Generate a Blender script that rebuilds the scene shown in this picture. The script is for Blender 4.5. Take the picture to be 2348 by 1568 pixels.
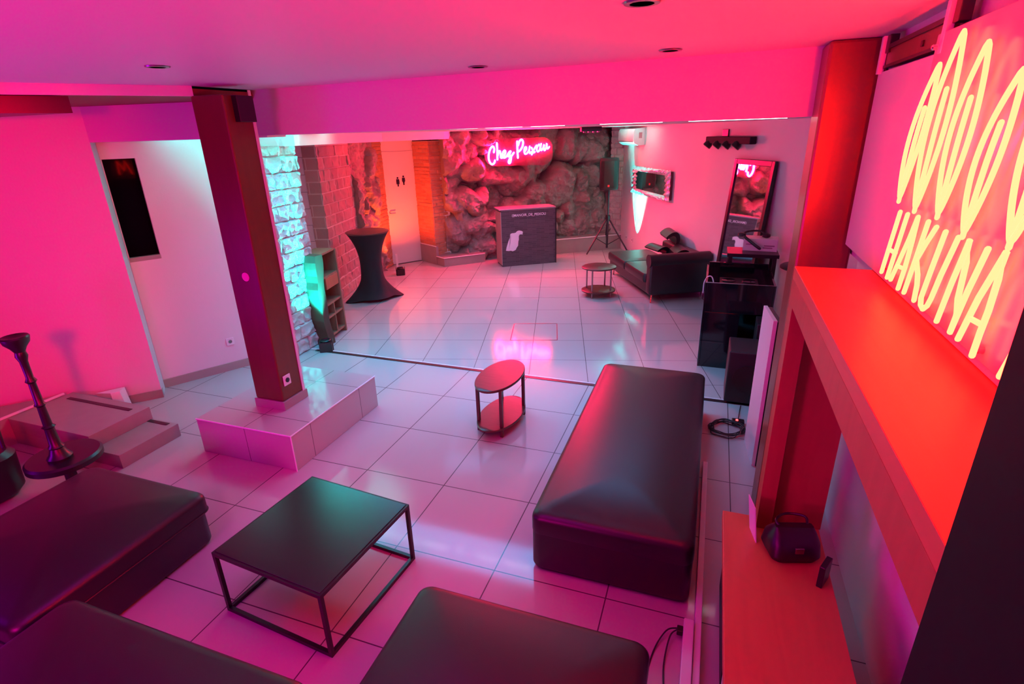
import bpy, bmesh, math, random
from mathutils import Vector, Matrix, noise
R = math.radians
SC = bpy.context.scene
for o in list(bpy.data.objects): bpy.data.objects.remove(o)
COL = SC.collection

# ------------------------------------------------------------------ camera
F_PX, PITCH, ROLL, EYE = 1240.0, R(21.1), R(-1.7), 2.4
cam = bpy.data.cameras.new('camera'); cam.sensor_width = 36.0; cam.sensor_fit = 'HORIZONTAL'
cam.lens = F_PX / 2348.0 * 36.0; cam.clip_start = 0.05; cam.clip_end = 100
co = bpy.data.objects.new('camera', cam); COL.objects.link(co); SC.camera = co
fw = Vector((0, math.cos(PITCH), -math.sin(PITCH))); up0 = Vector((0, math.sin(PITCH), math.cos(PITCH))); rt0 = Vector((1, 0, 0))
rt = rt0 * math.cos(ROLL) + up0 * math.sin(ROLL); up = -rt0 * math.sin(ROLL) + up0 * math.cos(ROLL)
co.matrix_world = Matrix(((rt.x, up.x, -fw.x, 0), (rt.y, up.y, -fw.y, 0), (rt.z, up.z, -fw.z, EYE), (0, 0, 0, 1)))

# ------------------------------------------------------------------ world, view
w = bpy.data.worlds.new('world'); SC.world = w; w.use_nodes = True
w.node_tree.nodes['Background'].inputs[0].default_value = (0.01, 0.004, 0.012, 1)
w.node_tree.nodes['Background'].inputs[1].default_value = 0.1
SC.view_settings.view_transform = 'Standard'; SC.view_settings.look = 'None'
SC.view_settings.exposure = 0.0; SC.view_settings.gamma = 1.0; SC.view_settings.use_curve_mapping = False
SC.cycles.use_denoising = True; SC.cycles.sample_clamp_indirect = 4.0; SC.cycles.max_bounces = 8
SC.cycles.caustics_reflective = False; SC.cycles.caustics_refractive = False

# near-room frame: v runs away from the camera along the tiles, u across them
A2 = R(20.3); S2, C2 = math.sin(A2), math.cos(A2)
def N(u, v, z=0.0): return Vector((u * C2 + v * S2, -u * S2 + v * C2, z))

# ------------------------------------------------------------------ lights
def light(name, kind, loc, col, power, size=0.3, aim=None, size_y=None, spot=60, blend=0.5, spread=None):
    l = bpy.data.lights.new(name, kind); l.color = col; l.energy = power
    if kind == 'AREA':
        l.shape = 'RECTANGLE' if size_y else 'SQUARE'; l.size = size
        if size_y: l.size_y = size_y
        if spread: l.spread = R(spread)
    else: l.shadow_soft_size = size
    if kind == 'SPOT': l.spot_size = R(spot); l.spot_blend = blend
    o = bpy.data.objects.new(name, l); COL.objects.link(o); o.location = loc
    if aim is not None:
        d = Vector(aim) - Vector(loc); o.rotation_euler = d.to_track_quat('-Z', 'Y').to_euler()
    return o
CYAN = (0.10, 0.85, 1.0)
# the cyan par can washing the stone pier
light('par_light_pier', 'SPOT', (-2.25, 6.10, 0.18), (0.0, 1.0, 0.92), 2000, 0.03, (-2.50, 6.22, 2.3), spot=58, blend=1.0)
# the orange par can by the restroom door
light('par_light_door', 'SPOT', (-2.03, 9.80, 0.24), (1.0, 0.07, 0.004), 250, 0.03, (-2.0, 10.7, 2.3), spot=125, blend=0.8)
# the cyan par can behind the sofa, aimed up at the air conditioner
light('par_light_wall', 'SPOT', (2.38, 10.75, 0.20), (0.0, 1.0, 0.9), 1100, 0.02, (2.55, 10.76, 2.0), spot=50, blend=1.0)
# light strip hanging over the threshold
light('strip_fill', 'AREA', (-0.45, 5.25, 2.40), (0.0, 0.46, 1.0), 62, 4.0, (-0.45, 5.25, 0), size_y=0.55, spread=124)
bpy.data.objects['strip_fill'].rotation_euler = (0, 0, R(-20.3))
light('far_fill', 'AREA', (0.2, 8.4, 2.42), (0.0, 0.50, 1.0), 44, 2.6, (0.2, 8.4, 0), size_y=2.8, spread=132)  # added blue-cyan fill for the far room, without a fixture
# magenta wash from behind the camera, left, and violet wash over the stairs
light('purple_wash', 'AREA', N(-2.2, -0.9, 1.3), (1.0, 0.0, 0.42), 75, 0.8, N(-2.2, 3.0, 1.7))
light('stairs_wash', 'AREA', N(-5.2, 0.6, 0.8), (0.55, 0.0, 1.0), 26, 0.8, N(-2.0, 1.5, 2.7))  # violet light added for colour on this side, no lamp stands there
light('near_down', 'AREA', N(-1.6, 1.2, 2.70), (1.0, 0.0, 0.9), 15, 1.6, N(-1.6, 1.2, 0), spread=150)  # extra magenta fill from above, added without a ceiling fitting
light('wall_wash', 'SPOT', N(-0.8, -0.6, 2.45), (1.0, 0.0, 0.02), 820, 0.12, (-5.2, 4.8, 1.5), spot=48, blend=0.8)  # red spot added to brighten the left wall, no fixture behind it

# ------------------------------------------------------------------ materials
MATS = {}
def mat(name, col, rough=0.5, metal=0.0, bump=None, var=None, coat=0.0, emit=None, spec=None, trans=None):
    """bump=(scale, strength); var=(colour2, scale) mottles the colour with noise"""
    if name in MATS: return MATS[name]
    m = bpy.data.materials.new(name); m.use_nodes = True; nt = m.node_tree; b = nt.nodes['Principled BSDF']
    b.inputs['Base Color'].default_value = (*col, 1); b.inputs['Roughness'].default_value = rough
    b.inputs['Metallic'].default_value = metal; b.inputs['Coat Weight'].default_value = coat
    if spec is not None: b.inputs['Specular IOR Level'].default_value = spec
    if trans: b.inputs['Transmission Weight'].default_value = trans
    if emit: b.inputs['Emission Color'].default_value = (*emit[0], 1); b.inputs['Emission Strength'].default_value = emit[1]
    tc = nt.nodes.new('ShaderNodeTexCoord')
    if var:
        n = nt.nodes.new('ShaderNodeTexNoise'); n.inputs['Scale'].default_value = var[1]; n.inputs['Detail'].default_value = 6
        mx = nt.nodes.new('ShaderNodeMix'); mx.data_type = 'RGBA'; mx.inputs[6].default_value = (*col, 1); mx.inputs[7].default_value = (*var[0], 1)
        nt.links.new(tc.outputs['Object'], n.inputs['Vector']); nt.links.new(n.outputs['Fac'], mx.inputs[0]); nt.links.new(mx.outputs[2], b.inputs['Base Color'])
    if bump:
        n = nt.nodes.new('ShaderNodeTexNoise'); n.inputs['Scale'].default_value = bump[0]; n.inputs['Detail'].default_value = 5
        bp = nt.nodes.new('ShaderNodeBump'); bp.inputs['Strength'].default_value = bump[1]; bp.inputs['Distance'].default_value = 0.02
        nt.links.new(tc.outputs['Object'], n.inputs['Vector']); nt.links.new(n.outputs['Fac'], bp.inputs['Height']); nt.links.new(bp.outputs[0], b.inputs['Normal'])
    MATS[name] = m; return m
def tile_mat(name, col, grout, size, off, rough, gw=0.0035):
    m = bpy.data.materials.new(name); m.use_nodes = True; nt = m.node_tree; b = nt.nodes['Principled BSDF']
    tc = nt.nodes.new('ShaderNodeTexCoord'); mp = nt.nodes.new('ShaderNodeMapping'); mp.inputs['Location'].default_value = (off[0], off[1], 0)
    br = nt.nodes.new('ShaderNodeTexBrick'); br.offset = 0; br.squash = 1
    br.inputs['Scale'].default_value = 1; br.inputs['Brick Width'].default_value = size; br.inputs['Row Height'].default_value = size
    br.inputs['Mortar Size'].default_value = gw; br.inputs['Mortar Smooth'].default_value = 0
    br.inputs['Color1'].default_value = (*col, 1); br.inputs['Color2'].default_value = (*[c * 0.96 for c in col], 1); br.inputs['Mortar'].default_value = (*grout, 1)
    n = nt.nodes.new('ShaderNodeTexNoise'); n.inputs['Scale'].default_value = 3; n.inputs['Detail'].default_value = 8
    mr = nt.nodes.new('ShaderNodeMapRange'); mr.inputs[3].default_value = rough * 0.75; mr.inputs[4].default_value = rough * 1.35
    for a, c in ((tc.outputs['Object'], mp.inputs[0]), (mp.outputs[0], br.inputs['Vector']), (br.outputs['Color'], b.inputs['Base Color']), (tc.outputs['Object'], n.inputs['Vector']), (n.outputs['Fac'], mr.inputs[0]), (mr.outputs[0], b.inputs['Roughness'])):
        nt.links.new(a, c)
    return m
def wood_mat(name, c1, c2, rough=0.45, sx=(1, 12, 12), coat=0.0):
    m = bpy.data.materials.new(name); m.use_nodes = True; nt = m.node_tree; b = nt.nodes['Principled BSDF']
    tc = nt.nodes.new('ShaderNodeTexCoord'); mp = nt.nodes.new('ShaderNodeMapping'); mp.inputs['Scale'].default_value = sx
    n = nt.nodes.new('ShaderNodeTexNoise'); n.inputs['Scale'].default_value = 1.6; n.inputs['Detail'].default_value = 7; n.inputs['Distortion'].default_value = 1.2
    mx = nt.nodes.new('ShaderNodeMix'); mx.data_type = 'RGBA'; mx.inputs[6].default_value = (*c1, 1); mx.inputs[7].default_value = (*c2, 1)
    bp = nt.nodes.new('ShaderNodeBump'); bp.inputs['Strength'].default_value = 0.1; bp.inputs['Distance'].default_value = 0.01
    b.inputs['Roughness'].default_value = rough; b.inputs['Coat Weight'].default_value = coat
    for a, c in ((tc.outputs['Object'], mp.inputs[0]), (mp.outputs[0], n.inputs['Vector']), (n.outputs['Fac'], mx.inputs[0]), (mx.outputs[2], b.inputs['Base Color']), (n.outputs['Fac'], bp.inputs['Height']), (bp.outputs[0], b.inputs['Normal'])):
        nt.links.new(a, c)
    return m
def brick_mat(name, c1, c2, mortar, bw, rh, ms=0.008, rough=0.8, axis='XZ', depth=0.01):
    m = bpy.data.materials.new(name); m.use_nodes = True; nt = m.node_tree; b = nt.nodes['Principled BSDF']
    tc = nt.nodes.new('ShaderNodeTexCoord'); sp = nt.nodes.new('ShaderNodeSeparateXYZ'); cb = nt.nodes.new('ShaderNodeCombineXYZ')
    ad = nt.nodes.new('ShaderNodeMath'); ad.operation = 'ADD'
    br = nt.nodes.new('ShaderNodeTexBrick'); br.inputs['Scale'].default_value = 1; br.inputs['Brick Width'].default_value = bw; br.inputs['Row Height'].default_value = rh
    br.inputs['Mortar Size'].default_value = ms; br.inputs['Mortar Smooth'].default_value = 0.3
    br.inputs['Color1'].default_value = (*c1, 1); br.inputs['Color2'].default_value = (*c2, 1); br.inputs['Mortar'].default_value = (*mortar, 1)
    n = nt.nodes.new('ShaderNodeTexNoise'); n.inputs['Scale'].default_value = 25; n.inputs['Detail'].default_value = 5
    mm = nt.nodes.new('ShaderNodeMath'); mm.operation = 'MULTIPLY_ADD'; mm.inputs[1].default_value = -1.0
    bp = nt.nodes.new('ShaderNodeBump'); bp.inputs['Strength'].default_value = 0.6; bp.inputs['Distance'].default_value = depth
    b.inputs['Roughness'].default_value = rough
    L = nt.links.new
    L(tc.outputs['Object'], sp.inputs[0]); L(sp.outputs['X'], ad.inputs[0]); L(sp.outputs['Y'], ad.inputs[1])
    L(ad.outputs[0], cb.inputs[0]); L(sp.outputs['Z'], cb.inputs[1]); L(cb.outputs[0], br.inputs['Vector'])
    L(br.outputs['Color'], b.inputs['Base Color']); L(tc.outputs['Object'], n.inputs['Vector'])
    L(br.outputs['Fac'], mm.inputs[0]); L(n.outputs['Fac'], mm.inputs[2]); L(mm.outputs[0], bp.inputs['Height']); L(bp.outputs[0], b.inputs['Normal'])
    return m
M_WALL = mat('white_plaster', (0.72, 0.71, 0.70), 0.75, bump=(60, 0.05))
M_CEIL = mat('white_ceiling', (0.74, 0.73, 0.72), 0.55)
M_TILE_N = tile_mat('floor_tile_near', (0.50, 0.46, 0.44), (0.10, 0.09, 0.09), 0.657, (1.656 - 0.657 * 3, -3.60 + 0.657 * 5, 0), 0.085)
M_TILE_F = tile_mat('floor_tile_far', (0.50, 0.46, 0.44), (0.10, 0.09, 0.09), 0.616, (0.320 + 0.0, -5.64 + 0.616 * 9, 0), 0.085, 0.003)
M_PLAT = tile_mat('platform_tile', (0.50, 0.46, 0.44), (0.16, 0.14, 0.14), 0.657, (0.0, 0.3, 0), 0.08, 0.003)
M_SKIRT = mat('skirting_tile', (0.34, 0.29, 0.27), 0.35)
M_STEP = mat('step_tile', (0.36, 0.31, 0.29), 0.4, var=((0.28, 0.24, 0.23), 8))
M_NOSE = mat('white_trim', (0.85, 0.85, 0.85), 0.35)
M_LEATHER = mat('black_leather', (0.010, 0.010, 0.013), 0.40, bump=(260, 0.05), spec=0.6)
M_BLACK = mat('black_metal', (0.012, 0.012, 0.014), 0.35)
M_BLACKG = mat('black_gloss', (0.006, 0.006, 0.010), 0.08, coat=0.6)
M_MATT = mat('black_plastic', (0.015, 0.015, 0.018), 0.5, bump=(200, 0.15))
M_FABRIC = mat('black_stretch_cloth', (0.006, 0.006, 0.012), 0.8)
M_DWOOD = wood_mat('dark_brown_wood', (0.10, 0.020, 0.010), (0.15, 0.035, 0.016), 0.42, (10, 10, 1))
M_COLW = wood_mat('brown_painted_wood', (0.16, 0.05, 0.03), (0.22, 0.075, 0.045), 0.30, (8, 8, 0.8))
M_OAK = wood_mat('oiled_oak', (0.58, 0.18, 0.08), (0.42, 0.11, 0.05), 0.42, (9, 1, 9))
M_OAKD = wood_mat('oiled_oak_panel', (0.42, 0.13, 0.06), (0.30, 0.08, 0.035), 0.5, (9, 9, 1))
M_SHELFW = wood_mat('live_edge_wood', (0.30, 0.16, 0.09), (0.14, 0.06, 0.04), 0.55, (8, 8, 1))
M_WALNUT = wood_mat('dark_table_wood', (0.10, 0.035, 0.030), (0.05, 0.018, 0.016), 0.32, (3, 12, 3))
M_CHROME = mat('chrome', (0.75, 0.75, 0.77), 0.12, 1.0)
M_GREYM = mat('satin_metal', (0.35, 0.33, 0.34), 0.3, 1.0)
M_WHITE = mat('white_plastic', (0.80, 0.80, 0.80), 0.35)
M_MIRROR = mat('mirror_glass', (0.85, 0.85, 0.86), 0.02, 1.0)
M_SILVER = mat('silver_leaf', (0.75, 0.73, 0.75), 0.28, 0.85, bump=(40, 0.5))
M_GLASSD = mat('night_window_glass', (0.002, 0.002, 0.003), 0.04, spec=0.04)
M_ROCK = mat('moulded_rock', (0.38, 0.33, 0.29), 0.48, bump=(20, 1.0), var=((0.12, 0.10, 0.10), 4.5))
M_STONE = mat('split_stone', (0.62, 0.60, 0.56), 0.8, bump=(30, 0.8), var=((0.46, 0.44, 0.42), 9))
M_BRICKL = brick_mat('pale_brick', (0.42, 0.28, 0.26), (0.30, 0.20, 0.20), (0.55, 0.50, 0.48), 0.34, 0.165, 0.010)
M_BRICKO = brick_mat('red_brick', (0.55, 0.25, 0.14), (0.42, 0.17, 0.10), (0.40, 0.25, 0.18), 0.22, 0.062, 0.006)
M_BLOCK = brick_mat('painted_block', (0.60, 0.64, 0.68), (0.56, 0.60, 0.65), (0.24, 0.27, 0.32), 0.62, 0.24, 0.005, 0.7)
M_CLAD = brick_mat('anthracite_cladding', (0.085, 0.075, 0.09), (0.05, 0.045, 0.055), (0.13, 0.115, 0.135), 0.17, 0.035, 0.002, 0.55)
M_JAR = mat('glazed_clay', (0.60, 0.50, 0.40), 0.4)
M_CABLE = mat('black_cable', (0.02, 0.02, 0.02), 0.5)
M_WCABLE = mat('white_cable', (0.75, 0.75, 0.78), 0.4)
M_ACR = mat('red_clear_acrylic', (0.60, 0.50, 0.50), 0.22)
M_NEON = mat('red_orange_neon', (0, 0, 0), 0.5, emit=((1.0, 0.0080, 0.0032), 112.0))
M_NEONW = mat('pink_neon', (0, 0, 0), 0.5, emit=((1.0, 0.006, 0.07), 480.0))
M_LED = mat('cool_led', (0, 0, 0), 0.5, emit=((0.9, 0.95, 0.95), 18.0))
M_LEDC = mat('cyan_led_face', (0, 0, 0), 0.5, emit=((0.35, 0.95, 1.0), 9.0))
M_LEDO = mat('orange_led_face', (0, 0, 0), 0.5, emit=((1.0, 0.25, 0.1), 6.0))
M_REDLED = mat('red_led', (0, 0, 0), 0.5, emit=((1.0, 0.02, 0.02), 18.0))
M_PINKDOT = mat('pink_disc', (0.85, 0.12, 0.62), 0.5)
M_LETTER = mat('white_vinyl', (0.80, 0.78, 0.84), 0.5)

# ------------------------------------------------------------------ mesh helpers
def bmn(): return bmesh.new()
def box(bm, x0, x1, y0, y1, z0, z1, bevel=0.0, seg=2):
    vs = [bm.verts.new((x, y, z)) for x in (x0, x1) for y in (y0, y1) for z in (z0, z1)]
    fs = [bm.faces.new([vs[i] for i in q]) for q in ((0, 1, 3, 2), (4, 6, 7, 5), (0, 4, 5, 1), (2, 3, 7, 6), (0, 2, 6, 4), (1, 5, 7, 3))]
    if bevel:
        es = list({e for f in fs for e in f.edges})
        bmesh.ops.bevel(bm, geom=es, offset=bevel, segments=seg, affect='EDGES', profile=0.5)
    return bm
def prism(bm, pts, z0, z1):
    a = [bm.verts.new((x, y, z0)) for x, y in pts]; b = [bm.verts.new((x, y, z1)) for x, y in pts]; n = len(pts)
    bm.faces.new(list(reversed(a))); bm.faces.new(b)
    for i in range(n): bm.faces.new((a[i], a[(i + 1) % n], b[(i + 1) % n], b[i]))
    return bm
def plate(bm, pts, y0, y1):
    """outline in x,z extruded from y0 to y1"""
    a = [bm.verts.new((x, y0, z)) for x, z in pts]; b = [bm.verts.new((x, y1, z)) for x, z in pts]; n = len(pts)
    bm.faces.new(a); bm.faces.new(list(reversed(b)))
    for i in range(n): bm.faces.new((a[(i + 1) % n], a[i], b[i], b[(i + 1) % n]))
    return bm
def loft(bm, rings, cap=True):
    rs = [[bm.verts.new(p) for p in r] for r in rings]; n = len(rs[0])
    for a, b in zip(rs, rs[1:]):
        for i in range(n): bm.faces.new((a[i], a[(i + 1) % n], b[(i + 1) % n], b[i]))
    if cap: bm.faces.new(list(reversed(rs[0]))); bm.faces.new(rs[-1])
    return bm
def lathe(bm, prof, n=28, cx=0, cy=0, sx=1.0, sy=1.0):
    return loft(bm, [[(cx + r * sx * math.cos(2 * math.pi * i / n), cy + r * sy * math.sin(2 * math.pi * i / n), z) for i in range(n)] for r, z in prof])
def rrect(w, l, r, z, n=6, cx=0, cy=0):
    r = max(min(r, w / 2 - 1e-4, l / 2 - 1e-4), 1e-4); out = []
    for k, (sx, sy) in enumerate(((1, 1), (-1, 1), (-1, -1), (1, -1))):
        for i in range(n + 1):
            a = math.pi / 2 * (k + i / n); out.append((cx + sx * (w / 2 - r) + r * math.cos(a), cy + sy * (l / 2 - r) + r * math.sin(a), z))
    return out
def tube(bm, pts, r, n=8, closed=False):
    pts = [Vector(p) for p in pts]; m = len(pts); rings = []; prev = None
    for i, p in enumerate(pts):
        a = pts[(i - 1) % m] if (closed or i) else p; b = pts[(i + 1) % m] if (closed or i < m - 1) else p
        t = (b - a).normalized()
        if prev is None: ref = Vector((0, 0, 1)) if abs(t.z) < 0.9 else Vector((1, 0, 0)); nrm = t.cross(ref).normalized()
        else: nrm = (prev - t * prev.dot(t)); nrm = nrm.normalized() if nrm.length > 1e-6 else t.orthogonal().normalized()
        prev = nrm; bi = t.cross(nrm); rr = r[i] if isinstance(r, (list, tuple)) else r
        rings.append([p + nrm * rr * math.cos(2 * math.pi * k / n) + bi * rr * math.sin(2 * math.pi * k / n) for k in range(n)])
    if closed: rings.append(rings[0]); return loft(bm, rings, cap=False)
    return loft(bm, rings)
def smooth_path(pts, per=6, closed=False):
    P = [Vector(p) for p in pts]; n = len(P); out = []
    rng = range(n) if closed else range(n - 1)
    for i in rng:
        g = lambda k: P[k % n] if closed else P[max(0, min(n - 1, k))]
        p0, p1, p2, p3 = g(i - 1), g(i), g(i + 1), g(i + 2)
        for j in range(per):
            t = j / per
            out.append(0.5 * ((2 * p1) + (-p0 + p2) * t + (2 * p0 - 5 * p1 + 4 * p2 - p3) * t * t + (-p0 + 3 * p1 - 3 * p2 + p3) * t ** 3))
    if not closed: out.append(P[-1])
    return out
def rnd_tube(bm, pts, r, n=8):
    """tube with rounded ends"""
    P = [Vector(p) for p in pts]
    if len(P) == 2: P = [P[0], (P[0] + P[1]) / 2, P[1]]
    d0 = (P[0] - P[1]).normalized(); d1 = (P[-1] - P[-2]).normalized()
    Q = [P[0] + d0 * r, P[0] + d0 * r * 0.7] + P + [P[-1] + d1 * r * 0.7, P[-1] + d1 * r]
    return tube(bm, Q, [r * 0.15, r * 0.7] + [r] * len(P) + [r * 0.7, r * 0.15], n)
def obj(name, bm, m, parent=None, smooth=False, loc=None, rotz=None):
    me = bpy.data.meshes.new(name); bmesh.ops.remove_doubles(bm, verts=bm.verts, dist=1e-5)
    bmesh.ops.recalc_face_normals(bm, faces=bm.faces); bm.to_mesh(me); bm.free()
    if smooth:
        for p in me.polygons: p.use_smooth = True
        try: me.set_sharp_from_angle(angle=R(38))
        except Exception: pass
    me.materials.append(m); o = bpy.data.objects.new(name, me); COL.objects.link(o)
    if parent: o.parent = parent
    if loc is not None: o.location = loc
    if rotz is not None: o.rotation_euler = (0, 0, rotz)
    return o
def thing(name, label, cat, loc=(0, 0, 0), rotz=0.0, group=None):
    o = bpy.data.objects.new(name, None); COL.objects.link(o); o.empty_display_size = 0.1
    o.location = loc; o.rotation_euler = (0, 0, rotz); o['label'] = label; o['category'] = cat
    if group: o['group'] = group
    return o
def tag(o, label, cat, group=None):
    o['label'] = label; o['category'] = cat
    if group: o['group'] = group
    return o
def struct(name, bm, m, loc=None, rotz=None, smooth=False):
    o = obj(name, bm, m, None, smooth, loc, rotz); o['kind'] = 'structure'; return o
def text_mesh(name, body, size, m, parent, loc, rot, extrude=0.002, align='CENTER'):
    cu = bpy.data.curves.new(name, 'FONT'); cu.body = body; cu.size = size; cu.extrude = extrude; cu.align_x = align; cu.offset = size * 0.012
    t = bpy.data.objects.new(name, cu); COL.objects.link(t); bpy.context.view_layer.update()
    me = bpy.data.meshes.new_from_object(t.evaluated_get(bpy.context.evaluated_depsgraph_get())); bpy.data.objects.remove(t)
    me.materials.clear(); me.materials.append(m); o = bpy.data.objects.new(name, me); COL.objects.link(o); o.parent = parent; o.location = loc; o.rotation_euler = rot
    return o
RZ = -A2                      # rotation of everything laid out on the near tiles
RF = R(-5.35)                 # far tiles

# ================================================================== SETTING
CEIL, FCEIL = 2.765, 2.462
# floor: near tiles and far tiles meet at the dark threshold strip
def strip_pt(t): return Vector((-2.388, 6.136)).lerp(Vector((0.828, 4.928)), t)
def poly_local(pts, rz):
    c, s = math.cos(-rz), math.sin(-rz); return [(x * c - y * s, x * s + y * c) for x, y in pts]
pA, pB = strip_pt(-1.2), strip_pt(2.2)
near_poly = [(pA.x, pA.y), (pB.x, pB.y), (N(6, -4).x, N(6, -4).y), (N(-9, -4).x, N(-9, -4).y), (-9.0, 6.5)]
far_poly = [(pA.x, pA.y), (pB.x, pB.y), (5.5, 13.5), (-6.5, 13.5)]
bm = bmn(); prism(bm, list(reversed(poly_local(near_poly, RZ))), -0.1, 0.0); struct('floor', bm, M_TILE_N, (0, 0, 0), RZ)
bm = bmn(); prism(bm, poly_local(far_poly, RF), -0.1, 0.0); struct('floor', bm, M_TILE_F, (0, 0, 0), RF)
# dark metal threshold strip with its light edge, set in the floor
sd = Vector((3.216, -1.208)).normalized(); sa = math.atan2(sd.y, sd.x)
bm = bmn(); box(bm, 0, 4.9, -0.022, 0.022, 0.0, 0.004); struct('trim_1', bm, M_BLACK, (-2.388, 6.136, 0), sa)
bm = bmn(); box(bm, -0.15, 4.9, 0.03, 0.045, 0.0, 0.006); struct('trim_2', bm, M_NOSE, (-2.388, 6.136, 0), sa)
# ceilings
bm = bmn(); prism(bm, [(-4.06, 2.34), (-3.47, 3.14), (-3.42, 3.72), (0.75, 3.42), (0.75, -4), (-6.6, -4)], CEIL, CEIL + 0.12)
struct('ceiling', bm, M_CEIL, (0, 0, 0), RZ)
bm = bmn(); q0, q1 = N(-3.47, 3.90), N(0.80, 3.64); prism(bm, [(-6, q0.y + 0.5), (-3.6, q0.y + 0.45), (q0.x, q0.y), (q1.x, q1.y), (5.5, 2.6), (5.5, 13.5), (-6, 13.5)], FCEIL, FCEIL + 0.1); struct('ceiling', bm, M_CEIL)
# lower brown boarded ceiling over the stairs on the left, with its pale edge board
bm = bmn(); prism(bm, [(-9, -4), (-6.6, -4), (-4.06, 2.34), (-3.47, 3.14), (-3.42, 3.9), (-9, 5.2)], 2.706, 2.75)
struct('ceiling', bm, mat('brown_ceiling_board', (0.22, 0.05, 0.035), 0.6), (0, 0, 0), RZ)
bm = bmn(); tp = [(-6.6, -4), (-4.06, 2.34), (-3.47, 3.14)]
for (a, b), (c, d) in zip(tp, tp[1:]):
    e = Vector((c - a, d - b)).normalized(); n_ = Vector((e.y, -e.x)) * 0.02
    prism(bm, [(a, b), (a + n_.x, b + n_.y), (c + n_.x, d + n_.y), (c, d)], 2.700, CEIL)
struct('trim_3', bm, M_CEIL, (0, 0, 0), RZ)
bm = bmn(); prism(bm, [(-6.0, 1.2), (-4.35, 2.02), (-3.95, 2.62), (-5.9, 2.55)], 2.60, 2.70)
struct('trim_4', bm, M_BLACK, (0, 0, 0), RZ)
# header between the two rooms
hl, hr = (-3.47, 3.66), (0.80, 3.40)
bm = bmn(); bm2 = [(-3.47, 3.66), (0.80, 3.40), (0.80, 3.66), (-3.47, 3.92)]
prism(bm, bm2, 2.438, CEIL); struct('wall_header', bm, M_WALL, (0, 0, 0), RZ)
# lintel over the window recess
L0, L1 = Vector((-3.56, 4.965)), Vector((-1.93, 4.70))
bm = bmn(); prism(bm, [(L0.x, L0.y), (L1.x, L1.y), (L1.x, L1.y + 0.4), (L0.x - 0.05, L0.y + 0.4)], 2.425, 2.72); struct('wall_lintel', bm, M_WALL)
# left wall (az 63), window wall (az 50)
def wall_seg(name, a, b, z0, z1, thick, m):
    a, b = Vector(a), Vector(b); d = (b - a); L = d.length; ang = math.atan2(d.y, d.x)
    bm = bmn(); box(bm, 0, L, 0, thick, z0, z1); return struct(name, bm, m, (a.x, a.y, 0), ang)
wall_seg('wall_left', (-7.6, 2.92), (-3.557, 4.965), 0, 2.75, 0.24, M_WALL)
wall_seg('baseboard_left', (-5.3, 4.065), (-3.545, 4.955), 0, 0.085, 0.06, M_SKIRT)
wa, wb = Vector((-3.80, 5.083)), Vector((-2.56, 6.12)); wd = wb - wa; wL = wd.length; wang = math.atan2(wd.y, wd.x)
def along(x, y): return (Vector((x, y)) - wa).dot(wd.normalized())
s0, s1 = along(-3.664, 5.197), along(-3.466, 5.363)
bm = bmn(); box(bm, 0, s0, 0, 0.3, 0, 2.46); box(bm, s1, wL, 0, 0.3, 0, 2.46); box(bm, s0, s1, 0, 0.3, 0, 1.335); box(bm, s0, s1, 0, 0.3, 2.28, 2.46)
struct('wall_window', bm, M_WALL, (wa.x, wa.y, 0), wang)
bm = bmn(); box(bm, 0.10, wL, -0.015, 0.01, 0, 0.09); struct('baseboard_window', bm, M_SKIRT, (wa.x, wa.y, 0), wang)
bm = bmn(); box(bm, s0 - 0.005, s1 + 0.005, 0.0, 0.05, 1.335, 1.375); struct('trim_5', bm, M_SKIRT, (wa.x, wa.y, 0), wang)
bm = bmn(); box(bm, s0, s1, 0.05, 0.06, 1.375, 2.28); struct('window_1', bm, M_GLASSD, (wa.x, wa.y, 0), wang)
# closing walls outside the view
wall_seg('wall_back', (N(-9, -3.4).x, N(-9, -3.4).y), (N(1.2, -3.4).x, N(1.2, -3.4).y), 0, 2.765, -0.2, M_WALL)
bm = bmn(); box(bm, 0.90, 1.2, -3.4, 3.9, 0, 1.76); box(bm, 0.71, 1.2, -3.4, 3.44, 1.76, CEIL); struct('wall_right', bm, M_WALL, (0, 0, 0), RZ)
# far right wall, az -8
wr = Vector((2.35, 12.2)); wdv = Vector((0.139, -0.990))
e = wr + wdv * 9.2
wall_seg('wall_far_right', (wr.x - wdv.x * 0.6, wr.y - wdv.y * 0.6), (e.x, e.y), 0, FCEIL + 0.02, 0.2, M_WALL)
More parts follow.
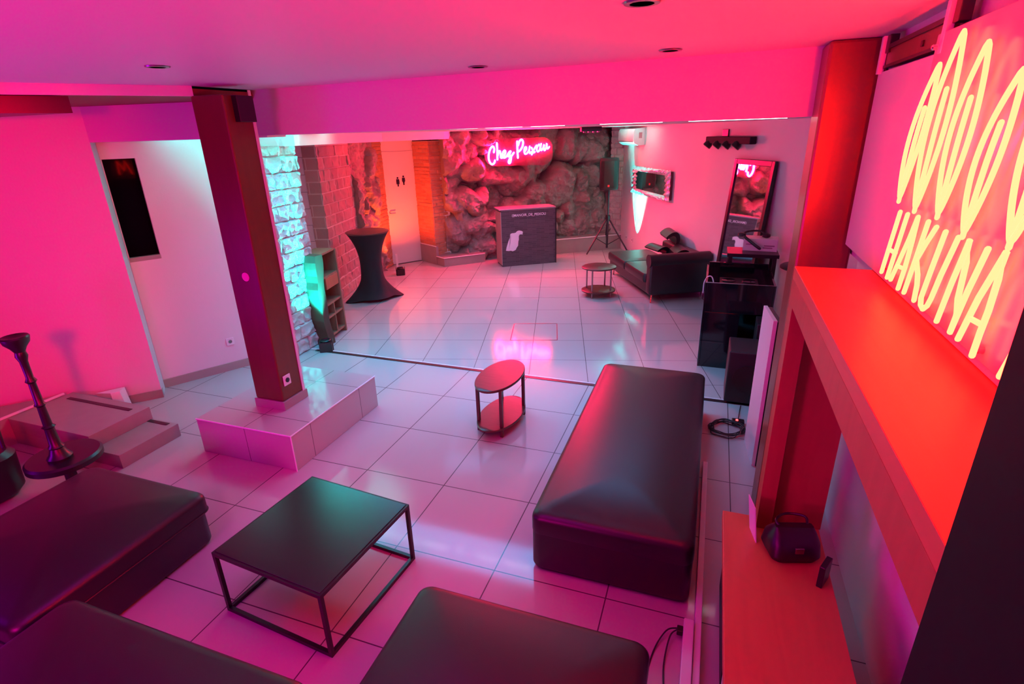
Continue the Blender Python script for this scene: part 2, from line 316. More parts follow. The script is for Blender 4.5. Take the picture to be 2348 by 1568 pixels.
# far left side: pale brick wall, blue-grey block face, stone pier, bulkhead
bm = bmn(); prism(bm, [(-3.7, 8.16), (-2.72, 8.20), (-2.72, 8.5), (-3.7, 8.5)], 0, 2.40); struct('wall_block', bm, M_BLOCK)
bm = bmn(); box(bm, 0.045, 0.06, -0.01, 0.06, 0, 0)
bm.free()
bm = bmn(); prism(bm, [(-3.7, 6.55), (-3.6, 6.55), (-3.6, 8.2), (-3.7, 8.2)], 0, 2.46); struct('wall_niche', bm, M_WALL)
bm = bmn(); prism(bm, [(-2.59, 5.99), (-2.35, 6.43), (-1.9, 8.9), (-1.10, 10.3), (-0.95, 11.6), (-3.7, 11.6), (-3.7, 6.0)], 2.335, FCEIL); struct('trim_6', bm, M_CEIL)
def relief_wall(name, a, b, z0, z1, nx, nz, fn, m, back=0.12, smooth=False, kind=True):
    """a wall whose face is displaced by fn(s, z); the face looks to the right of a->b"""
    a, b = Vector(a), Vector(b); d = b - a; L = d.length; ang = math.atan2(d.y, d.x); bm = bmn()
    g = [[bm.verts.new((L * i / nx, -fn(L * i / nx, z0 + (z1 - z0) * j / nz), z0 + (z1 - z0) * j / nz)) for j in range(nz + 1)] for i in range(nx + 1)]
    for i in range(nx):
        for j in range(nz): bm.faces.new((g[i][j], g[i + 1][j], g[i + 1][j + 1], g[i][j + 1]))
    rim = [g[i][0] for i in range(nx + 1)] + [g[nx][j] for j in range(1, nz + 1)] + [g[i][nz] for i in range(nx - 1, -1, -1)] + [g[0][j] for j in range(nz - 1, 0, -1)]
    bk = [bm.verts.new((v.co.x, back, v.co.z)) for v in rim]; n = len(rim)
    for i in range(n): bm.faces.new((rim[(i + 1) % n], rim[i], bk[i], bk[(i + 1) % n]))
    bm.faces.new(bk)
    o = obj(name, bm, m, None, smooth, (a.x, a.y, 0), ang)
    if kind: o['kind'] = 'structure'
    return o
def blocks(bw, rh, depth, rough, seed, gap=0.012):
    def f(s, z):
        r = math.floor(z / rh); off = (r % 2) * bw * 0.5 + random.Random(r * 7 + seed).random() * bw * 0.3
        c = math.floor((s + off) / bw); ls = (s + off) / bw - c; lz = z / rh - r
        e_ = min(min(ls, 1 - ls) * bw, min(lz, 1 - lz) * rh) / gap; e_ = max(0.0, min(1.0, e_))
        h = random.Random(r * 131 + c * 17 + seed).random()
        cell = noise.noise(Vector((s * 9 + h * 30, z * 11, seed)))
        ridge = 1 - abs(noise.noise(Vector((s * 7 + h * 9, z * 9 + h * 5, seed + 3.3)))) * 2
        return e_ * (depth * (0.5 + h) + rough * cell + rough * 0.8 * ridge)
    return f
relief_wall('wall_pier', (-2.40, 6.50), (-2.585, 5.985), 0, 2.345, 60, 260, lambda s, z: 0, M_STONE) if False else None
bm = bmn(); prism(bm, [(-2.63, 6.00), (-2.56, 5.99), (-2.46, 6.42), (-3.6, 6.55), (-3.0, 5.9)], 0, 2.345); struct('wall_pier_core', bm, M_WALL)
relief_wall('wall_pier', (-2.56, 5.985), (-2.41, 6.50), 0, 2.345, 56, 250, blocks(0.26, 0.172, 0.022, 0.022, 5), M_STONE, back=0.08)
relief_wall('wall_brick', (-2.715, 8.16), (-2.60, 9.42), 0, 2.345, 100, 180, blocks(0.30, 0.165, 0.012, 0.012, 2, 0.010), M_BRICKL, back=0.2)
def rockf(seed, n, L, H, amp, rmin, rmax, base=0.0):
    rg = random.Random(seed); B = []
    for _ in range(n):
        B.append((rg.uniform(-0.1, L + 0.1), rg.uniform(-0.05, H + 0.1), rg.uniform(rmin, rmax), rg.uniform(0.45, 0.95), rg.uniform(0, math.pi), rg.uniform(0.5, 1.0) * amp, rg.uniform(-0.6, 0.6), rg.uniform(-0.6, 0.6)))
    def f(s, z):
        best = base
        wx = noise.noise(Vector((s * 2.3, z * 2.3, seed))) * 0.12; wz = noise.noise(Vector((s * 2.3, z * 2.3, seed + 9))) * 0.12
        for (x, y, r, asp, an, a, tx, tz) in B:
            dx, dz = s + wx - x, z + wz - y
            if abs(dx) > r or abs(dz) > r: continue
            p, q = dx * math.cos(an) + dz * math.sin(an), -dx * math.sin(an) + dz * math.cos(an)
            k = (p / r) ** 2 + (q / (r * asp)) ** 2
            if k < 1: best = max(best, base + a * (1 - k ** 2.2) ** 0.6 * (0.75 + tx * p / r + tz * q / r) + a * 0.1)
        return best + 0.040 * noise.fractal(Vector((s * 7, z * 7, seed)), 0.7, 2.1, 5) + 0.03 * noise.noise(Vector((s * 3, z * 3, seed + 1)))
    return f
relief_wall('wall_rock_left', (-2.60, 9.42), (-2.42, 10.25), 0, 2.345, 60, 150, rockf(4, 30, 0.83, 2.3, 0.14, 0.15, 0.32), M_ROCK, back=0.2, smooth=True)
relief_wall('wall_brick_red', (-2.42, 10.25), (-2.335, 10.69), 0, 2.345, 40, 140, blocks(0.22, 0.066, 0.008, 0.006, 8, 0.006), M_BRICKO, back=0.2)
# restroom door wall
relief_wall('wall_rock_back', (-1.30, 10.95), (2.42, 12.42), 0, FCEIL, 260, 190, rockf(21, 135, 4.0, 2.45, 0.50, 0.16, 0.46, -0.10), M_ROCK, back=0.5, smooth=True)
bm = bmn(); prism(bm, [(-2.34, 10.70), (-1.80, 11.06), (-1.9, 11.3), (-2.5, 10.95)], 2.14, 2.46); struct('wall_door_head', bm, M_WALL)
dd = Vector((-1.80 + 2.338, 11.051 - 10.686)); dang = math.atan2(dd.y, dd.x); dL = dd.length
d1 = struct('door_1', box(bmn(), 0.0, dL, 0.0, 0.05, 0.012, 2.14, 0.003), M_WALL, (-2.338, 10.69, 0), dang)
hb = bmn(); tube(hb, [(0.05, -0.005, 1.02), (0.05, -0.05, 1.02), (0.15, -0.05, 1.02)], 0.011); obj('door_handle', hb, M_GREYM, d1, True)
def figure(bm, x, z, skirt):
    lathe_pts = [(x + 0.018 * math.cos(a), z + 0.16 + 0.018 * math.sin(a)) for a in [k * math.pi / 6 for k in range(12)]]
    plate(bm, lathe_pts, -0.006, -0.001)
    body = [(x - 0.030, z + 0.135), (x + 0.030, z + 0.135), (x + 0.034, z + 0.065), (x + 0.022, z + 0.065), (x + (0.045 if skirt else 0.020), z + 0.045), (x + 0.014, z + 0.045), (x + 0.014, z), (x - 0.014, z), (x - 0.014, z + 0.045), (x - (0.045 if skirt else 0.020), z + 0.045), (x - 0.022, z + 0.065), (x - 0.034, z + 0.065)]
    plate(bm, body, -0.006, -0.001)
fb = bmn(); figure(fb, 0.28, 1.50, True); figure(fb, 0.40, 1.52, False); obj('restroom_sign', fb, M_BLACK, d1)
# brick corner right of the door, its tiled plinth and the low tiled step
relief_wall('wall_brick_corner', (-1.80, 11.05), (-1.45, 10.66), 0.36, 2.30, 40, 150, blocks(0.22, 0.066, 0.008, 0.006, 3, 0.006), M_BRICKO, back=0.02)
relief_wall('wall_brick_return', (-1.45, 10.66), (-1.20, 10.92), 0.17, 2.30, 30, 150, blocks(0.22, 0.066, 0.008, 0.006, 6, 0.006), M_BRICKO, back=0.02)
bm = bmn(); prism(bm, [(-1.80, 11.06), (-1.455, 10.675), (-1.15, 10.95), (-1.3, 11.6), (-1.9, 11.4)], 0, 2.31); struct('wall_brick_core', bm, M_WALL)
bm = bmn(); prism(bm, [(-1.81, 11.04), (-1.44, 10.60), (-1.40, 10.66), (-1.75, 11.10)], 0, 0.355); struct('baseboard_plinth', bm, M_STEP)
bm = bmn(); prism(bm, [(-1.815, 11.045), (-1.44, 10.595), (-1.43, 10.605), (-1.80, 11.06)], 0.355, 0.37); struct('trim_7', bm, M_NOSE)
bm = bmn(); prism(bm, [(-1.44, 10.62), (-1.27, 10.40), (-0.49, 10.755), (-0.49, 11.5), (-1.5, 11.3)], 0, 0.165); struct('floor_low_step', bm, M_STEP)
def edge_line(pts, z, r=0.008):
    b_ = bmn(); tube(b_, [(x, y, z) for x, y in pts], r, 6); return b_
struct('trim_8', edge_line([(-1.44, 10.60), (-1.275, 10.39), (-0.49, 10.745)], 0.17), M_NOSE)
# stage in front of the rock wall
bm = bmn(); prism(bm, [(0.30, 11.09), (2.50, 11.72), (2.50, 12.7), (0.30, 12.2)], 0, 0.30); struct('floor_stage', bm, M_STEP)
struct('trim_9', edge_line([(0.30, 11.085), (2.45, 11.70)], 0.30, 0.012), M_NOSE)
relief_wall('wall_brick_right', (2.20, 11.95), (2.42, 11.75), 0.0, FCEIL, 30, 160, blocks(0.2, 0.12, 0.015, 0.02, 12), M_STONE, back=0.3)
# posts: left on its tiled platform, right behind the mantel
bm = bmn(); box(bm, -3.78, -2.83, 2.765, 3.90, 0, 0.31, 0.004); struct('floor_platform', bm, M_PLAT, (0, 0, 0), RZ)
bm = bmn(); tube(bm, [(-3.78, 2.762, 0.308), (-2.828, 2.762, 0.308), (-2.828, 3.90, 0.308)], 0.006, 6); tube(bm, [(-2.828, 2.762, 0.0), (-2.828, 2.762, 0.31)], 0.005, 6)
struct('trim_10', bm, M_NOSE, (0, 0, 0), RZ)
bm = bmn(); box(bm, -3.465, -3.155, 3.085, 3.37, 0.31, 0.385, 0.003); struct('baseboard_post', bm, M_SKIRT, (0, 0, 0), RZ)

# ================================================================== THINGS
P = thing('timber_post', 'dark brown timber post with a pink dot standing on the tiled platform', 'post', N(-3.31, 3.22, 0.385), RZ)
bm = bmn(); box(bm, -0.143, 0.143, -0.125, 0.125, 0, 2.70 - 0.385, 0.012); obj('shaft', bm, M_DWOOD, P)
bm = bmn(); box(bm, 0.143, 0.150, 0.105, 0.13, 0, 2.35, 0.001); obj('edge_strip', bm, M_WALL, P)
bm = bmn(); lathe(bm, [(0.034, 0), (0.034, 0.004)], 28); o = obj('round_disc', bm, M_PINKDOT, P, loc=(0.02, -0.126, 1.05)); o.rotation_euler = (R(90), 0, 0)  # flat pink disc on the front of the post
bm = bmn(); box(bm, -0.04, 0.04, -0.008, 0.0, -0.045, 0.045, 0.004); o = obj('wall_socket', bm, M_WHITE, P, loc=(0.143 + 0.002, -0.05, 0.17)); o.rotation_euler = (0, 0, R(90))
bm = bmn(); lathe(bm, [(0.02, 0), (0.02, 0.006)], 20); o2 = obj('socket_hole', bm, M_BLACK, o, loc=(0, -0.008, 0)); o2.rotation_euler = (R(90), 0, 0)
bm = bmn(); box(bm, 0.10, 0.19, -0.05, 0.10, 2.14, 2.31, 0.004); obj('bracket', bm, M_BLACK, P)

P = thing('timber_column', 'reddish brown timber column rising behind the mantel shelf', 'column', N(0.574, 3.33, 0), RZ)
bm = bmn(); box(bm, -0.126, 0.126, -0.125, 0.125, 0, CEIL - 0.002, 0.014); obj('shaft', bm, M_COLW, P)

# ---- mantel shelf unit with bench
P = thing('mantel_shelf', 'thick oak mantel shelf on a tall end panel under the red neon sign', 'shelf', N(0.52, 1.6, 0.525), RZ)
bm = bmn(); box(bm, 0.362 - 0.52, 0.672 - 0.52, 0.60 - 1.6, 2.573 - 1.6, 1.83 - 0.525 - 0.05, 1.83 - 0.525, 0.002); obj('shelf_top', bm, M_OAK, P)
bm = bmn(); box(bm, 0.362 - 0.52, 0.395 - 0.52, 0.60 - 1.6, 2.573 - 1.6, 1.83 - 0.525 - 0.155, 1.83 - 0.525 - 0.05, 0.001); obj('fascia', bm, M_OAKD, P)
bm = bmn(); box(bm, 0.362 - 0.52, 0.66 - 0.52, 2.535 - 1.6, 2.573 - 1.6, 0, 1.83 - 0.525 - 0.155, 0.001); obj('end_panel', bm, M_OAKD, P)
bm = bmn(); box(bm, 0.362 - 0.52, 0.43 - 0.52, 2.46 - 1.6, 2.535 - 1.6, 0, 1.83 - 0.525 - 0.155, 0.001); obj('end_post', bm, M_OAKD, P)
P = thing('oak_bench', 'low oak bench board over dark cupboards below the mantel shelf', 'bench', N(0.43, 1.6, 0), RZ)
bm = bmn(); box(bm, 0.208 - 0.43, 0.655 - 0.43, 0.56 - 1.6, 2.55 - 1.6, 0.475, 0.525, 0.003); obj('bench_top', bm, M_OAK, P)
for k in range(3):
    y0 = 0.58 - 1.6 + k * 0.655
    bm = bmn(); box(bm, 0.262 - 0.43, 0.62 - 0.43, y0, y0 + 0.64, 0.04, 0.472, 0.002); c_ = obj('cupboard', bm, M_BLACK, P)
    bm = bmn(); box(bm, 0.240 - 0.43, 0.262 - 0.43, y0 + 0.01, y0 + 0.63, 0.05, 0.46, 0.003); dr = obj('door', bm, (M_MATT if k % 2 == 0 else M_WHITE), c_)
# ---- clutter on the bench
P = thing('leather_bag', 'dark leather bag slumped on the oak bench by the end panel', 'bag', N(0.50, 2.33, 0.525), RZ + 0.3)
bm = bmn(); loft(bm, [rrect(0.20, 0.15, 0.04, 0.0), rrect(0.23, 0.18, 0.05, 0.03), rrect(0.22, 0.16, 0.05, 0.09), rrect(0.19, 0.09, 0.03, 0.13), rrect(0.17, 0.035, 0.01, 0.15)]); obj('body', bm, M_LEATHER, P, True)
bm = bmn(); tube(bm, smooth_path([(-0.06, 0, 0.14), (-0.07, 0.03, 0.16), (0, 0.09, 0.145), (0.07, 0.05, 0.16), (0.06, 0, 0.14)]), 0.006); obj('strap', bm, M_LEATHER, P, True)
bm = bmn(); box(bm, -0.02, 0.02, -0.088, -0.075, 0.06, 0.09, 0.003); obj('buckle', bm, M_GREYM, P)
P = thing('paper_flyer', 'pale paper flyer leaning upright beside the dark bag on the bench', 'flyer', N(0.345, 2.40, 0.525), RZ)
bm = bmn(); prism(bm, [(-0.002, -0.06), (0.002, -0.06), (0.002, 0.05), (-0.002, 0.05)], 0.0, 0.20); o = obj('sheet', bm, M_LETTER, P); o.rotation_euler = (0, R(-8), R(12))
bm = bmn(); box(bm, -0.045, 0.045, -0.012, 0.012, 0, 0.11, 0.003); P = tag(obj('wallet', bm, M_BLACK, None, False, N(0.615, 2.17, 0.525), RZ + 1.1), 'small dark upright wallet right of the bag on the bench', 'wallet')

# ---- panel, rail and neon sign on the right wall
bm = bmn(); box(bm, -0.015, 0.015, -0.98, 1.57, 0.0, 0.775, 0.002)
o = tag(obj('sliding_panel', bm, M_WALL, None, False, N(0.665, 1.55, 1.832), RZ), 'white sliding panel hanging behind the red neon sign', 'panel')
P = thing('panel_rail', 'brown sliding rail board with black edges above the neon sign', 'rail', N(0.67, 2.70, 2.62), RZ)
bm = bmn(); box(bm, -0.012, 0.012, -0.38, 0.36, 0.012, 0.075, 0.001); obj('board', bm, M_COLW, P)
bm = bmn(); box(bm, -0.02, 0.014, -0.40, 0.38, 0.075, 0.092, 0.001); obj('upper_edge', bm, M_BLACK, P)
bm = bmn(); box(bm, -0.02, 0.014, -0.36, 0.36, 0.0, 0.012, 0.001); obj('lower_edge', bm, M_BLACK, P)
for vv in (0.385, -0.40):
    bm = bmn(); box(bm, -0.035, -0.012, vv - 0.015, vv + 0.015, -0.02, 0.13, 0.002); obj('hanger', bm, M_WHITE, P)
    bm = bmn(); box(bm, -0.022, 0.012, vv - 0.07, vv - 0.02, 0.06, 0.13, 0.002); obj('bracket', bm, M_BLACK, P)
bm = bmn(); box(bm, -0.018, 0.0, -0.14, -0.12, 0.03, 0.05, 0.001); obj('bolt', bm, M_BLACK, P)
P = thing('neon_sign', 'red glowing neon sign reading HAKUNA with line drawing, above the mantel shelf', 'neon sign', N(0.61, 1.75, 1.86), RZ)
bm = bmn(); box(bm, 0.028, 0.034, -1.0, 0.60, 0.0, 0.80, 0.001); obj('backing_sheet', bm, M_ACR, P)
for vv, zz in ((0.56, 0.04), (0.56, 0.76), (-0.20, 0.76), (-0.26, 0.03)):
    bm = bmn(); lathe(bm, [(0.009, 0), (0.009, 0.03), (0.006, 0.034)], 12); o = obj('standoff', bm, M_CHROME, P, loc=(0.04, vv, zz)); o.rotation_euler = (0, R(-90), 0)
LET = dict(
 H=[[(2.287, 1.886), (2.227, 2.112)], [(2.21, 1.884), (2.146, 2.115)], [(2.243, 1.977), (2.18, 1.978)]],
 A=[[(2.166, 1.888), (2.075, 2.05), (2.043, 2.121), (2.044, 2.046), (2.053, 1.958), (2.072, 1.881)], [(2.128, 1.945), (2.056, 1.952)]],
 K=[[(2.009, 1.885), (1.979, 1.996), (1.947, 2.121)], [(1.876, 2.116), (1.924, 2.06), (1.968, 2.001)], [(1.968, 2.001), (1.930, 1.966), (1.914, 1.935), (1.908, 1.888)]],
 U=[[(1.803, 2.115), (1.836, 1.999), (1.858, 1.912), (1.848, 1.892), (1.824, 1.886), (1.799, 1.904), (1.785, 1.93), (1.76, 2.003), (1.712, 2.116)]],
 N=[[(1.709, 1.887), (1.68, 2.003), (1.643, 2.121), (1.629, 2.07), (1.62, 1.977), (1.612, 1.889), (1.579, 2.008), (1.539, 2.12)]],
 A2=[[(1.559, 1.89), (1.515, 2.01), (1.453, 2.130), (1.453, 2.07), (1.454, 1.997), (1.462, 1.941), (1.467, 1.882)], [(1.522, 1.955), (1.462, 1.960)]],
 M=[[(1.327, 1.890), (1.290, 2.00), (1.245, 2.12), (1.225, 2.02), (1.205, 1.95), (1.16, 2.05), (1.120, 2.12), (1.115, 2.0), (1.110, 1.888)]])
for k in ('H', 'A', 'K', 'U', 'N', 'A2', 'M'):
    bm = bmn()
    for st in LET[k]: rnd_tube(bm, [(0, a - 1.75, b - 1.86) for a, b in st], 0.0072)
    obj('letter_tube', bm, M_NEON, P, True)
# plain leaf outlines take the place of the drawing above the word
def leaf(x0, z0, lean, Ln, W, n=9):
    L_, R_ = [], []
    for i in range(n + 1):
        t = i / n; wdt = W * math.sin(math.pi * min(1, t * 0.98 + 0.02)) ** 0.8; cx = x0 + lean * t * t; cz = z0 + Ln * t
        L_.append((0, cx + wdt, cz)); R_.append((0, cx - wdt, cz))
    return L_ + list(reversed(R_[:-1]))
for (x0, z0, ln_, L_, W_, vein) in ((0.52, 0.30, -0.10, 0.40, 0.060, 1), (0.34, 0.29, -0.06, 0.48, 0.075, 1), (0.14, 0.30, -0.05, 0.42, 0.070, 1), (-0.06, 0.28, -0.08, 0.36, 0.06, 1), (-0.30, 0.30, -0.05, 0.42, 0.07, 1)):
    bm = bmn(); tube(bm, smooth_path(leaf(x0, z0, ln_, L_, W_), 3, True), 0.0068, 8, True)
    rnd_tube(bm, smooth_path([(0, x0, z0 - 0.02), (0, x0 + ln_ * 0.25, z0 + L_ * 0.45), (0, x0 + ln_ * 0.5, z0 + L_ * 0.7)], 4), 0.0068)
    obj('drawing_tube', bm, M_NEON, P, True)

# ---- black cabinet at the right edge
P = thing('tall_cabinet', 'tall black cabinet filling the right edge beside the mantel', 'cabinet', N(0.475, 0.10, 0), RZ)
bm = bmn(); box(bm, -0.215, 0.225, -0.44, 0.44, 0, 2.70, 0.004); obj('body', bm, mat('dead_black_laminate', (0.006, 0.004, 0.006), 0.6, spec=0.15), P)
bm = bmn(); box(bm, -0.232, -0.215, -0.43, 0.43, 0.05, 2.68, 0.003); obj('door', bm, mat('dead_black_laminate', (0.006, 0.004, 0.006), 0.6, spec=0.15), P)

# ---- ottomans
def ottoman(label, u0, u1, v0, v1, h, crown, lid=0.13, over=0.015):
    w_, l_ = u1 - u0, v1 - v0
    P = thing('leather_ottoman', label, 'ottoman', N((u0 + u1) / 2, (v0 + v1) / 2, 0), RZ, 'black leather ottomans around the coffee table')
    ob = 2 * over; bm = bmn(); loft(bm, [rrect(w_ - ob - 0.02, l_ - ob - 0.02, 0.05, 0.02), rrect(w_ - ob, l_ - ob, 0.06, 0.04), rrect(w_ - ob, l_ - ob, 0.06, h - lid)]); obj('base', bm, M_LEATHER, P, True)
    rings = [rrect(w_ - ob, l_ - ob, 0.06, h - lid), rrect(w_, l_, 0.06, h - lid + 0.006), rrect(w_, l_, 0.06, h - 0.045)]
    for k in range(1, 6):
        a = math.pi / 2 * k / 5; d = 0.05 * (1 - math.cos(a)); rings.append(rrect(w_ - 2 * d, l_ - 2 * d, 0.06, h - 0.045 + 0.045 * math.sin(a)))
    n_ = 12; lim = w_ / 2 - 0.06
    for k in range(1, n_ + 1):
        d = 0.05 + lim * k / n_; t = k / n_
        rings.append(rrect(w_ - 2 * d, l_ - 2 * d, max(0.06 - 0.05 * t, 0.004), h + crown * (1 - (1 - t) ** 2.2)))
    bm = bmn(); loft(bm, rings); obj('cushion_top', bm, M_LEATHER, P, True)
    if over > 0.01: bm = bmn(); tube(bm, rrect(w_ + 0.002, l_ + 0.002, 0.06, h - lid + 0.008), 0.005, 6, True); obj('piping', bm, M_LEATHER, P, True)
    for sx in (-1, 1):
        for sy in (-1, 1):
            bm = bmn(); lathe(bm, [(0.02, 0), (0.025, 0.02)], 12, sx * (w_ / 2 - 0.08), sy * (l_ / 2 - 0.08)); obj('foot', bm, M_BLACK, P)
    return P
ottoman('long black leather ottoman bench beside the oval side table', -0.80, 0.09, 2.36, 4.63, 0.40, 0.055, over=0.002)
ottoman('square black leather ottoman at the bottom centre, right of the coffee table', -1.13, -0.06, 0.72, 1.73, 0.42, 0.045, over=0.002)
ottoman('black leather ottoman with overhanging lid left of the coffee table', -3.83, -2.79, 0.92, 1.99, 0.37, 0.05)
ottoman('black leather ottoman cut by the bottom left corner of the photo', -2.70, -1.30, 0.15, 1.13, 0.42, 0.05)

# ---- coffee table
P = thing('coffee_table', 'square black coffee table with slim metal cube frame and marbled top', 'coffee table', N(-1.905, 1.90, 0), R(-23.6) + R(-1.0))
cu = [(-1.60, 2.262), (-0.935, 1.945), (-0.630, 2.605), (-1.30, 2.915)]
ctr = Vector((sum(p[0] for p in cu) / 4, sum(p[1] for p in cu) / 4, 0)); P.location = ctr; P.rotation_euler = (0, 0, R(-25.0))
hw, hl_ = 0.369, 0.364
M_MARB = bpy.data.materials.new('black_marbled_glass'); M_MARB.use_nodes = True; nt = M_MARB.node_tree; b = nt.nodes['Principled BSDF']
tc = nt.nodes.new('ShaderNodeTexCoord'); wv = nt.nodes.new('ShaderNodeTexWave'); wv.inputs['Scale'].default_value = 0.3; wv.inputs['Distortion'].default_value = 3.5; wv.inputs['Detail'].default_value = 3
cr = nt.nodes.new('ShaderNodeValToRGB'); cr.color_ramp.elements[0].position = 0.9996; cr.color_ramp.elements[0].color = (0.008, 0.008, 0.012, 1); cr.color_ramp.elements[1].position = 1.0; cr.color_ramp.elements[1].color = (0.25, 0.22, 0.25, 1)
nt.links.new(tc.outputs['Object'], wv.inputs['Vector']); nt.links.new(wv.outputs['Color'], cr.inputs[0]); nt.links.new(cr.outputs[0], b.inputs['Base Color']); b.inputs['Roughness'].default_value = 0.27; b.inputs['Specular IOR Level'].default_value = 1.0
bm = bmn(); box(bm, -hw + 0.012, hw - 0.012, -hl_ + 0.012, hl_ - 0.012, 0.392, 0.404, 0.002); obj('table_top', bm, M_MARB, P)
bm = bmn()
for z0 in (0.0, 0.378):
    for s_ in (-1, 1):
        box(bm, -hw, hw, s_ * (hl_ - 0.010) - 0.010, s_ * (hl_ - 0.010) + 0.010, z0, z0 + 0.022)
        box(bm, s_ * (hw - 0.010) - 0.010, s_ * (hw - 0.010) + 0.010, -hl_ + 0.02, hl_ - 0.02, z0, z0 + 0.022)
obj('frame_rails', bm, M_BLACK, P)
for sx in (-1, 1):
    for sy in (-1, 1):
        bm = bmn(); box(bm, sx * (hw - 0.010) - 0.010, sx * (hw - 0.010) + 0.010, sy * (hl_ - 0.010) - 0.010, sy * (hl_ - 0.010) + 0.010, 0.0221, 0.3779); obj('leg', bm, M_BLACK, P)

# ---- oval side table
P = thing('oval_side_table', 'dark red-brown oval side table with lower shelf beside the long ottoman', 'side table', N(-1.577, 3.95, 0), RZ + R(-2))
bm = bmn(); lathe(bm, [(0.98, 0.440), (1.0, 0.445), (1.0, 0.458), (0.98, 0.463)], 48, 0, 0, 0.185, 0.345); obj('table_top', bm, M_WALNUT, P, True)
bm = bmn(); lathe(bm, [(0.98, 0.075), (1.0, 0.08), (1.0, 0.09), (0.98, 0.095)], 48, 0, 0, 0.185, 0.345); obj('lower_shelf', bm, M_WALNUT, P, True)
for x_, y_ in ((-0.135, -0.19), (0.10, -0.24), (-0.10, 0.24), (0.135, 0.19)):
    bm = bmn(); box(bm, x_ - 0.013, x_ + 0.013, y_ - 0.013, y_ + 0.013, 0.0, 0.44, 0.002); obj('leg', bm, M_WALNUT, P)

# ---- candlestick stand at the left edge
P = thing('pedestal_stand', 'low round dark stand behind the left ottoman', 'stand', N(-4.29, 2.07, 0), RZ)
bm = bmn(); lathe(bm, [(0.205, 0.235), (0.235, 0.25), (0.235, 0.285), (0.22, 0.30)], 40); obj('top', bm, M_BLACK, P, True)
bm = bmn(); lathe(bm, [(0.15, 0), (0.13, 0.02), (0.04, 0.05), (0.035, 0.20), (0.08, 0.235)], 28); obj('pedestal', bm, M_BLACK, P, True)
P = thing('candlestick', 'tall dark turned candlestick on the low round stand', 'candlestick', N(-4.255, 2.03, 0.30), RZ)
bm = bmn(); pr = [(0.075, 0), (0.078, 0.02), (0.055, 0.05), (0.042, 0.09), (0.05, 0.10), (0.036, 0.12), (0.03, 0.25), (0.042, 0.262), (0.028, 0.275), (0.024, 0.42), (0.036, 0.435), (0.026, 0.45), (0.022, 0.60), (0.034, 0.615), (0.022, 0.64), (0.024, 0.76), (0.036, 0.80), (0.030, 0.83)]
lathe(bm, pr, 20); obj('stem', bm, M_BLACK, P, True)
bm = bmn(); lathe(bm, [(0.030, 0.83), (0.045, 0.86), (0.072, 0.895), (0.080, 0.93), (0.074, 0.94), (0.03, 0.925)], 20); obj('cup', bm, M_BLACK, P, True)
P = thing('dark_tub_chair', 'dark seat with thin upright rod at the left edge', 'chair', N(-4.80, 1.72, 0), RZ)
bm = bmn(); loft(bm, [rrect(0.42, 0.42, 0.12, 0.03), rrect(0.50, 0.50, 0.15, 0.08), rrect(0.52, 0.52, 0.15, 0.34), rrect(0.46, 0.46, 0.14, 0.38)]); obj('seat', bm, M_LEATHER, P, True)
bm = bmn(); tube(bm, [(0.14, 0.20, 0.36), (0.10, 0.24, 0.72)], 0.012); obj('rod', bm, M_BLACK, P, True)

# ---- stairs at left
P = thing('corner_stairs', 'tiled corner stairs with two dark grip strips by the left wall', 'stairs', N(-4.9, 2.5, 0), RZ)
for k, (u0, u1, v0, v1, z1) in enumerate(((-5.50, -4.20, 2.62, 2.90, 0.12), (-5.50, -4.50, 2.62, 2.90, 0.24))):
    bm = bmn(); box(bm, u0 + 4.9, u1 + 4.9, (v0 if k == 0 else v0 + 0.0) - 2.5 - 0.25, v1 - 2.5 - 0.0, (0 if k == 0 else 0.12), z1, 0.003); obj('step', bm, M_STEP, P)
for v_, z_, u_ in ((2.86, 0.121, -4.27), (2.80, 0.241, -4.60)):
    bm = bmn(); box(bm, (-5.4 + 4.9), u_ + 4.9, v_ - 2.5 - 0.018, v_ - 2.5 + 0.018, z_, z_ + 0.003); obj('grip_strip', bm, M_BLACK, P)
bm = bmn(); prism(bm, [(-6.6 + 4.9, 1.4 - 2.5), (-5.50 + 4.9, 1.4 - 2.5), (-5.50 + 4.9, 2.78 - 2.5), (-6.6 + 4.9, 1.6 - 2.5)], 0, 0.26); obj('landing', bm, M_STEP, P)
bm = bmn(); box(bm, -5.515 + 4.9, -5.495 + 4.9, 1.4 - 2.5, 2.83 - 2.5, 0.25, 0.265); obj('nosing', bm, M_NOSE, P)
# white wedge lamp on the floor by left wall
P = thing('white_corner_box', 'small white tapered box against the left wall near its corner', 'box', (-3.86, 4.70, 0), math.atan2(2.045, 4.043))
bm = bmn(); vs = [(-0.09, 0.0), (0.12, 0.0), (0.10, -0.10), (0.02, -0.13), (-0.06, -0.08)]
prism(bm, [(-0.02, 0.0), (0.13, 0.0), (0.12, -0.10), (0.04, -0.12)], 0.0, 0.004)
bm.free(); bm = bmn(); loft(bm, [[(-0.01, 0, 0), (0.03, -0.13, 0), (0.12, -0.11, 0), (0.14, 0, 0)], [(-0.12, 0, 0.21), (0.02, -0.10, 0.22), (0.09, -0.09, 0.22), (0.12, 0, 0.22)]]); obj('shell', bm, M_WHITE, P)

# ---- small wall sockets
def socket(label, loc, ang):
    P = thing('wall_socket', label, 'socket', loc, ang, 'white wall sockets')
    bm = bmn(); box(bm, -0.04, 0.04, -0.010, 0.0, -0.04, 0.04, 0.004); obj('plate', bm, M_WHITE, P)
    bm = bmn(); lathe(bm, [(0.019, 0), (0.019, 0.003)], 18); o = obj('recess', bm, M_GREYM, P, loc=(0, -0.0095, 0)); o.rotation_euler = (R(90), 0, 0)
w_s = wa + wd.normalized() * along(-3.13, 5.64)
socket('white socket low on the window wall left of the dark post', (w_s.x, w_s.y, 0.33), wang)

